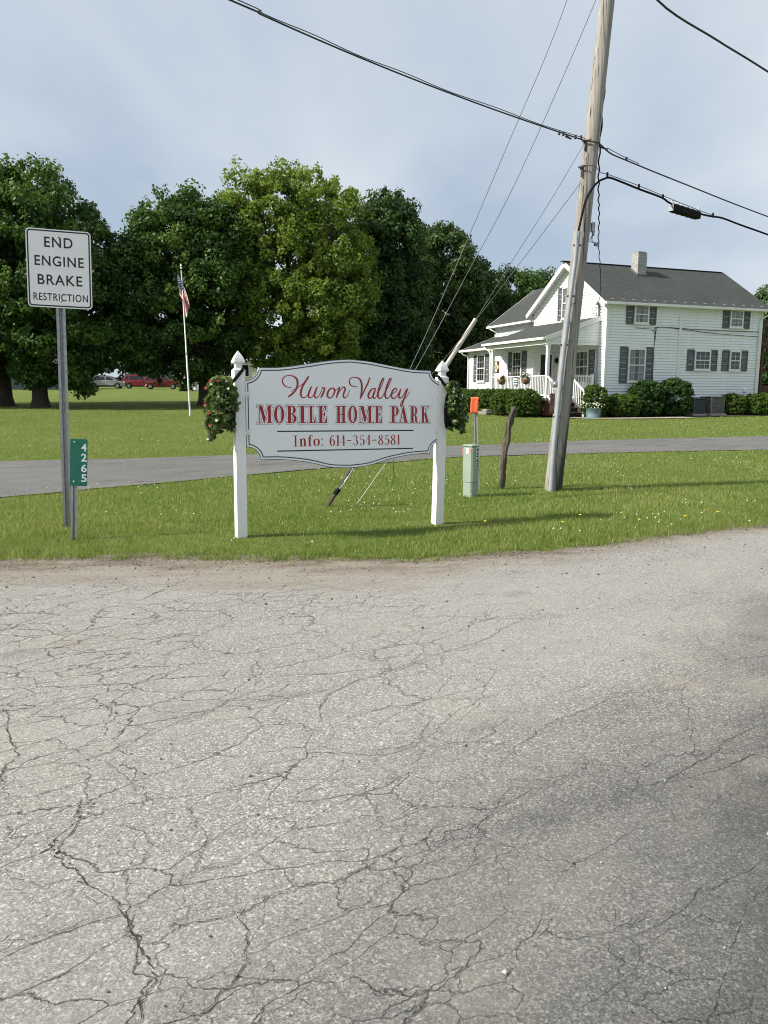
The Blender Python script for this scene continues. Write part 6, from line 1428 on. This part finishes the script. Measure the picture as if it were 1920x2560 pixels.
# ------------------------------------------------------------------ parked cars
TYRE = paint('tyre', (.014, .014, .015), None, 8, .8); RIM = paint('alloy', (.5, .5, .52), (.4, .4, .42), 6, .3, .7); CGLASS = paint('tinted_glass', (.012, .014, .017), None, 4, .05, 0, 0, coat=.5)
LAMP_R = paint('tail_lamp', (.30, .012, .012), None, 6, .2); LAMP_W = paint('head_lamp', (.7, .7, .7), None, 6, .15); TRIM = paint('black_trim', (.02, .02, .021), None, 6, .6)
def car_paint(name, c): return paint(name, c, tuple(x * .92 for x in c), 2, .28, .25, coat=.8)
def car(label, pos, az, mat, van=False, L=4.35, W=1.78, Ht=1.66):
    c = np.array([pos[0], pos[1], float(gz(pos[0], pos[1]))]); root = thing('parked_car', label, 'car', c, 'cars parked beyond the lawn')
    a = R(az); X = np.array([math.sin(a), math.cos(a), 0]); Y = np.array([-X[1], X[0], 0]); P = lambda x, y, z: c + X * x + Y * y + ZV * z
    h = L / 2; wb = L * .305
    if van: low = [(-h, .42), (-h + .02, .75), (-h + .06, .98), (h * .42, .98), (h * .72, .86), (h - .14, .72), (h, .55), (h, .28), (h * .9, .2), (-h * .95, .22)]; cab = [(-h + .10, .96), (-h + .30, Ht - .10), (-h + .7, Ht), (0, Ht - .02), (h * .22, Ht - .14), (h * .64, .90), (h * .3, .90)]
    else: low = [(-h, .5), (-h + .01, .8), (-h + .08, 1.06), (h * .46, 1.05), (h * .74, 1.0), (h - .12, .88), (h, .66), (h, .34), (h * .9, .24), (-h * .93, .26)]; cab = [(-h + .12, 1.04), (-h + .38, Ht - .12), (-h + .7, Ht - .02), (-.1, Ht), (h * .16, Ht - .10), (h * .52, 1.03), (h * .2, 1.03)]
    # body with wheel openings cut from the side profile
    def arch(cx, r, n=8): return [(cx + r * math.cos(R(t)), .31 + r * math.sin(R(t))) for t in np.linspace(-15, 195, n)]
    side = low[:-2] + [(h * .9, .22)] + arch(wb, .39) + arch(-wb, .39) + [(-h * .93, .24)]
    b = MB(); n = len(side); vs = []
    for s, k in ((-1, 1), (1, 1)):
        vs += [P(x, s * W / 2 * (1 - .10 * max(0, abs(x) / h - .8) * 5) * (1 - .05 * (z < .4)) , z) for x, z in side]
    b.add(vs, [tuple(range(n)), tuple(range(n, 2 * n))[::-1]] + [(i, (i + 1) % n, n + (i + 1) % n, n + i) for i in range(n)]); body = b.build('body', mat, root); m = body.modifiers.new('bevel', 'BEVEL'); m.width = .05; m.segments = 2; m.limit_method = 'ANGLE'; m.angle_limit = R(50)
    top = lambda z: W / 2 * (.93 - .22 * (z - .95))
    b = MB(); n = len(cab); vs = [P(x, -top(z), z) for x, z in cab] + [P(x, top(z), z) for x, z in cab]
    b.add(vs, [tuple(range(n)), tuple(range(n, 2 * n))[::-1]] + [(i, (i + 1) % n, n + (i + 1) % n, n + i) for i in range(n)]); r = b.build('cabin', mat, root); m = r.modifiers.new('bevel', 'BEVEL'); m.width = .04; m.segments = 2; m.limit_method = 'ANGLE'
    zb, zt = cab[0][1] + .04, Ht - .17; fx0, fx1 = cab[5][0], cab[4][0]; rx0, rx1 = cab[0][0], cab[1][0]
    def lx(z, front): x0, x1, z0, z1 = (fx0, fx1, cab[5][1], cab[4][1]) if front else (rx0, rx1, cab[0][1], cab[1][1]); return x0 + (x1 - x0) * (z - z0) / (z1 - z0)
    for s in (-1, 1):
        spl = [(lx(zb, 0) + .22, lx(zt, 0) + .20, -.62 * h, -.60 * h), (-.56 * h, -.55 * h, -.03 * h, -.03 * h), (.02 * h, .02 * h, lx(zb, 1) - .22, lx(zt, 1) - .10)]
        for (xa, xb, xc, xd) in spl:
            q = [(xa, zb), (xc, zb), (xd, zt), (xb, zt)]; b = MB(); b.quad(*[P(x, s * (top(z) + .006), z) for x, z in q]); b.build('side_window', CGLASS, root)
        b = MB(); b.box(P(fx0 - .28, s * (W / 2 + .06), zb + .08), (.1, .16, .12), (X, Y, ZV), .03); b.build('mirror', mat, root)
        b = MB(); b.box(P(-h + .06, s * (W / 2 - .13), .95 if not van else .88), (.16, .22, .30), (X, Y, ZV), .04); b.build('tail_light', LAMP_R, root)
        b = MB(); b.box(P(h - .12, s * (W / 2 - .22), .76), (.26, .34, .15), (X, Y, ZV), .05); b.build('headlight', LAMP_W, root)
        b = MB(); b.box(P(.0, s * (W / 2 - .0), .30), (2 * wb - .8, .04, .14), (X, Y, ZV), .015); b.build('sill', TRIM, root)
        b = MB(); b.box(P(-.2 * h, s * (W / 2 + .012), .88), (.16, .02, .03), (X, Y, ZV)); b.build('door_handle', mat, root)
        if not van: b = MB(); b.tube([P(-h * .62, s * .58, Ht - .02), P(-h * .55, s * .58, Ht + .045), P(h * .0, s * .58, Ht + .045), P(h * .06, s * .58, Ht + .0)], .016, 6); b.build('roof_rail', TRIM, root)
        for x in (-wb, wb):
            wh = thing('wheel', None, None, P(x, s * (W / 2 - .11), .325)); del_ = LOC[wh.name]; wh.parent = root; wh.location = [float(v) for v in (del_ - LOC[root.name])]
            o = -1 if s < 0 else 1; ax = (X, ZV, Y * o); cc = P(x, s * (W / 2 - .11), .325)
            b = MB(); b.lathe([(.20, -.09), (.30, -.10), (.325, -.06), (.325, .06), (.30, .10), (.21, .095)], cc, 22, ax); 
            o1 = b.build('tyre', TYRE, wh)
            b = MB(); b.lathe([(.21, .085), (.20, .06), (.08, .075), (.0, .085)], cc, 20, ax)
            for k in range(5):
                t = k * 1.2566; dd = X * math.cos(t) + ZV * math.sin(t); b.beam(cc + Y * o * .085 + dd * .04, cc + Y * o * .09 + dd * .2, .05, .02, Y)
            b.build('rim', RIM, wh)
    b = MB(); b.quad(*[P(x, y, z) + (X * .012 + ZV * .008) for x, z, y in ((lx(zb, 1), zb, -top(zb) + .08), (lx(zb, 1), zb, top(zb) - .08), (lx(zt, 1), zt, top(zt) - .06), (lx(zt, 1), zt, -top(zt) + .06))]); b.build('windscreen', CGLASS, root)
    b = MB(); b.quad(*[P(x, y, z) - (X * .012 - ZV * .006) for x, z, y in ((lx(zb, 0), zb, -top(zb) + .12), (lx(zb, 0), zb, top(zb) - .12), (lx(zt, 0), zt, top(zt) - .1), (lx(zt, 0), zt, -top(zt) + .1))]); b.build('rear_window', CGLASS, root)
    for s, nm in ((-1, 'rear_bumper'), (1, 'front_bumper')):
        b = MB(); b.box(P(s * (h - .04), 0, .42), (.16, W * .9, .16), (X, Y, ZV), .05); b.build(nm, TRIM if not van else mat, root)
    b = MB(); b.box(P(-h - .005, 0, .78), (.02, .34, .12), (X, Y, ZV)); b.build('licence_plate', REFL_WHITE, root)
def cpos(px, Y): p = at_depth(px, 975, Y); return (p[0], p[1])
car('silver minivan parked at the left, half behind hanging leaves', cpos(268, 96), 82, car_paint('silver_paint', (.36, .35, .31)), True, 4.6, 1.8, 1.62)
car('bright red suv parked between the silver minivan and the darker suv', cpos(351, 97), 76, car_paint('red_paint', (.30, .012, .016)), False, 4.25, 1.78, 1.68)
car('dark red suv parked at the right end of the row', cpos(405, 93), 78, car_paint('maroon_paint', (.20, .014, .016)), False, 4.25, 1.80, 1.68)

# ------------------------------------------------------------------ buildings behind
def far_house(name, label, c, az, L, Wd, eave, ridge, wall, roof, win=(), trim=WHITE_TRIM, doors=()):
    c = np.array([c[0], c[1], float(gz(c[0], c[1])) - .05]); a = R(az); X = np.array([math.sin(a), math.cos(a), 0]); Y = np.array([-X[1], X[0], 0])
    root = thing(name, label, 'house', c); P = lambda x, y, z: c + X * x + Y * y + ZV * z; b = MB()
    siding(b, P(0, -Wd / 2, 0), X, -Y, -L / 2, L / 2, c[2], c[2] + eave, None, .2) if False else None
    b.box(P(0, 0, eave / 2), (L, Wd, eave), (X, Y, ZV))
    for s in (-1, 1): b.prism([(-Wd / 2, eave), (Wd / 2, eave), (0, ridge)], P(s * (L / 2 - .05), 0, 0), Y, ZV, X, -.04, .04)
    n = int(eave / .2)
    for i in range(n): b.prism([(-L / 2 - .02, .2 * i), (L / 2 + .02, .2 * i), (L / 2 + .02, .2 * i + .03), (-L / 2 - .02, .2 * i + .03)], P(0, -Wd / 2, 0), X, ZV, -Y, 0, .02)
    b.build('wall', wall, root); uv_quad(None, 'roof', roof, root, [([P(-L / 2 - .3, s * (Wd / 2 + .35), eave - .1), P(L / 2 + .3, s * (Wd / 2 + .35), eave - .1), P(L / 2 + .3, 0, ridge), P(-L / 2 - .3, 0, ridge)], X) for s in (-1, 1)])
    b = MB(); b.box(P(0, -Wd / 2 - .36, eave - .13), (L + .6, .06, .16), (X, Y, ZV)); b.build('fascia', trim, root)
    for x, z, w, h in win:
        b = MB(); b.box(P(x, -Wd / 2 - .03, z), (w + .16, .08, h + .16), (X, Y, ZV)); o = b.build('window', trim, root); b = MB(); b.box(P(x, -Wd / 2 - .075, z), (w, .02, h), (X, Y, ZV)); b.box(P(x, -Wd / 2 - .08, z), (.05, .025, h), (X, Y, ZV)); b.build('pane', CGLASS, o)
    return root
p = at_depth(30, 980, 88); far_house('green_house', 'low dark teal house with a white framed window at the left edge', (p[0] - .5, p[1] + 3), 88, 11, 7, 2.7, 4.6, paint('dark_teal_siding', (.035, .06, .065), None, 2, .7), ROOF, ((2.6, 1.45, .9, 1.1), (-2, 1.45, .9, 1.1)))
p = at_depth(520, 975, 92); far_house('cream_house', 'cream house glimpsed through the leaves behind the left flower bag', (p[0] + 1.5, p[1] + 4), 86, 8, 7, 3.6, 5.6, paint('cream_siding', (.62, .57, .45), None, 2, .7), ROOF, ((-2.2, 2.2, .8, 1.3), (.6, 2.2, .8, 1.3), (2.6, 2.2, .8, 1.3)))
p = at_depth(1120, 960, 74); far_house('maroon_roofed_house', 'low house with a maroon roof between the big sign and the farmhouse', (p[0], p[1] + 3), 88, 11, 7, 2.3, 4.0, paint('tan_siding', (.30, .25, .20), None, 2, .7), ROOF_RED)
def ornament():
    p = at_depth(490, 975, 84); c = np.array([p[0], p[1], float(gz(p[0], p[1]))]); root = thing('garden_fountain', 'white tiered garden fountain ornament behind the flag pole foot', 'ornament', c)
    b = MB(); b.lathe([(.5, 0), (.5, .1), (.2, .2), (.14, .6), (.5, .75), (.62, .85), (.58, .87), (.1, .8), (.09, 1.2), (.32, 1.32), (.38, 1.4), (.05, 1.36), (.05, 1.7), (0, 1.78)], c, 18); b.build('bowls', WHITE_TRIM, root)
    root = thing('picket_fence', 'short white picket fence beside the garden fountain', 'fence', c + np.array([.8, .6, 0])); b = MB()
    for i in range(12): b.prism([(0, 0), (.1, 0), (.1, .9), (.05, 1.0), (0, .9)], c + np.array([-.4 + i * .18, .8, 0]), (1, 0, 0), (0, 0, 1), (0, 1, 0), 0, .02)
    b.build('pickets', WHITE_TRIM, root); b = MB()
    for z in (.25, .75): b.box(c + np.array([.6, .84, z]), (2.2, .04, .08))
    b.build('rail', WHITE_TRIM, root)
ornament()
p = at_depth(461, 975, 83); bush('lone rounded bush right of the dark red suv', (p[0], p[1], float(gz(p[0], p[1]))), .75, 1.35, OAK, 90, 60, .1, 'leafy_shrub')
p = at_depth(1150, 975, 56); bush('rose bush rising behind the right flower bag', (p[0], p[1], float(gz(p[0], p[1]))), 1.3, 2.9, OAK, 150, 70, .11, 'leafy_shrub', rc=(.2, .35))
p = at_depth(1205, 955, 60); tag((lambda b: (b.tube([(p[0], p[1], float(gz(p[0], p[1]))), (p[0], p[1], 6.6)], .11, 8), b.build('thin_pole', OLDPOST, loc=(p[0], p[1], 0)))[1])(MB()), 'dark thin pole standing in front of the wood left of the farmhouse', 'pole')

# ------------------------------------------------------------------ trees
g = gpt
tree('leftmost maple, dark and broad, cut by the left picture edge', g(-21.6, 44.2), [(-23.2, 45, 8.0, 5.6, 4.6, 5.3), (-20.5, 43.5, 8.6, 4.2, 4.2, 4.2), (-24.5, 43.5, 5.6, 5, 4, 3.6)], 380, 150, .25, MAPLE, (.6, 1.1), .42, 2.6)
tree('maple with its trunk left of the tall road sign post', g(-18.9, 42.7), [(-18.6, 43.2, 8.2, 3.6, 4.2, 5.2), (-17.6, 42.6, 5.6, 3.6, 3.8, 3.7), (-19.6, 42.4, 5.4, 4, 3.6, 3.5), (-16.4, 42.5, 4.6, 1.3, 1.6, 1.7), (-16.7, 42.4, 2.1, .65, .7, 1.0)], 330, 150, .24, MAPLE, (.5, 1.0), .40, 2.4)
tree('rounded maple behind the flag pole', g(-10.6, 45.9), [(-11.3, 46.2, 8.2, 3.5, 4.2, 4.5), (-12.6, 45.6, 6.4, 3.2, 3.8, 3.6), (-9.7, 45.6, 6.8, 2.6, 3.8, 4.0), (-11.4, 45, 4.4, 3.6, 3.2, 2.2), (-9.6, 46, 9.4, 2.1, 3, 2.6), (-11.8, 46, 9.2, 2.8, 3, 2.8), (-14.3, 45.6, 6.2, 2.0, 3, 3.6)], 460, 150, .24, MAPLE, (.5, .95), .36, 2.5)
tree('light yellow green boxelder, the brightest tree of the row', g(-5.4, 47.5), [(-6.0, 47.5, 9.0, 3.4, 3.6, 4.9), (-8.2, 46.6, 11.9, 1.3, 1.6, 2.2), (-5.0, 46.8, 12.4, 2.4, 2.4, 2.0), (-3.0, 47, 10.6, 2.0, 2.6, 2.6), (-5.0, 45.6, 6.2, 3.6, 2.6, 2.6), (-6.3, 44.9, 4.1, 1.5, 1.3, 1.3), (-3.2, 45.6, 5.2, 2.0, 2.0, 2.4), (-5.6, 46.6, 8.6, 3.6, 2.6, 3.2), (-2.6, 46.4, 7.6, 2.0, 2.2, 3.0)], 520, 120, .22, ELDER, (.42, .85), .34, 3.2, tint=(.5, .3), limbs=16)
tree('narrow very dark maple right of the boxelder', g(.0, 51), [(.1, 51, 8.6, 2.5, 3, 5.0), (-.4, 50.5, 5, 3.2, 3.4, 3.9), (.6, 51, 11.0, 1.6, 2, 2.4)], 380, 150, .24, DARKM, (.5, .95), .34, 2.4)
tree('mid green tree sloping down to the right of the dark maple', g(4.2, 58), [(3.8, 58, 8.4, 3.4, 3.6, 4.8), (6.2, 58, 6.6, 2.8, 3.4, 4.2), (3.2, 57, 4.6, 4, 3.4, 3.4)], 400, 140, .26, OAK, (.55, 1.05), .36, 2.8)
tree('green tree with its top just left of the farmhouse gable', g(9.8, 61), [(9.6, 61, 6.6, 3.6, 4, 4.0), (12.2, 62, 6.4, 2.6, 3.6, 4.0), (8.0, 61, 4.8, 3.4, 3.2, 3.4)], 280, 140, .26, MAPLE, (.55, 1.0), .34, 2.4)
tree('low dark tree filling the gap behind the guy wires', g(6.6, 66), [(6.6, 66, 5.4, 4.6, 3.6, 3.8), (10.5, 67, 5.2, 4, 3.6, 3.7)], 240, 130, .28, DARKM, (.6, 1.1), .3, 2)
tree('pale small tree behind the roof at the right edge', g(31, 62), [(31, 62, 6.9, 2.4, 2.4, 3.0), (32.6, 61.5, 8.0, 1.8, 2, 2.4), (29.8, 61.5, 5.5, 2.2, 2, 2.6)], 130, 90, .26, OAK, (.45, .9), .26, 2.6, tint=(.62, .25))
tree('dark tree behind the wooden deck', g(27.5, 56), [(27.5, 56, 3.6, 4, 3, 2.8), (30, 57, 3.8, 4, 3, 2.9)], 200, 110, .26, DARKM, (.5, .9), .24, 1.5)
# far wood closing the view behind everything
def woods():
    n = 700; x = NR.uniform(-95, 95, n); yb = 122 + 10 * vnoise(x, x * 0, .05, 31) + NR.uniform(-3, 3, n); top = 5.5 + 5 * vnoise(x, x * 0, .12, 33) + 2.5 * vnoise(x, x * 0, .4, 34)
    z = NR.random(n) ** .8 * top; cs = np.stack([x, yb - (1 - z / top) * 1.5, 2.2 + z], -1)
    V, T = leaf_cloud(cs, NR.uniform(1.3, 2.4, n), 70, .75, np.clip(NR.normal(.5, .25, n), 0, 1)); tag(link_mesh('far_woods', np_mesh('far_woods', V, np.arange(len(V)), WOODS, 4, {'tint': T})), kind='stuff')
woods()
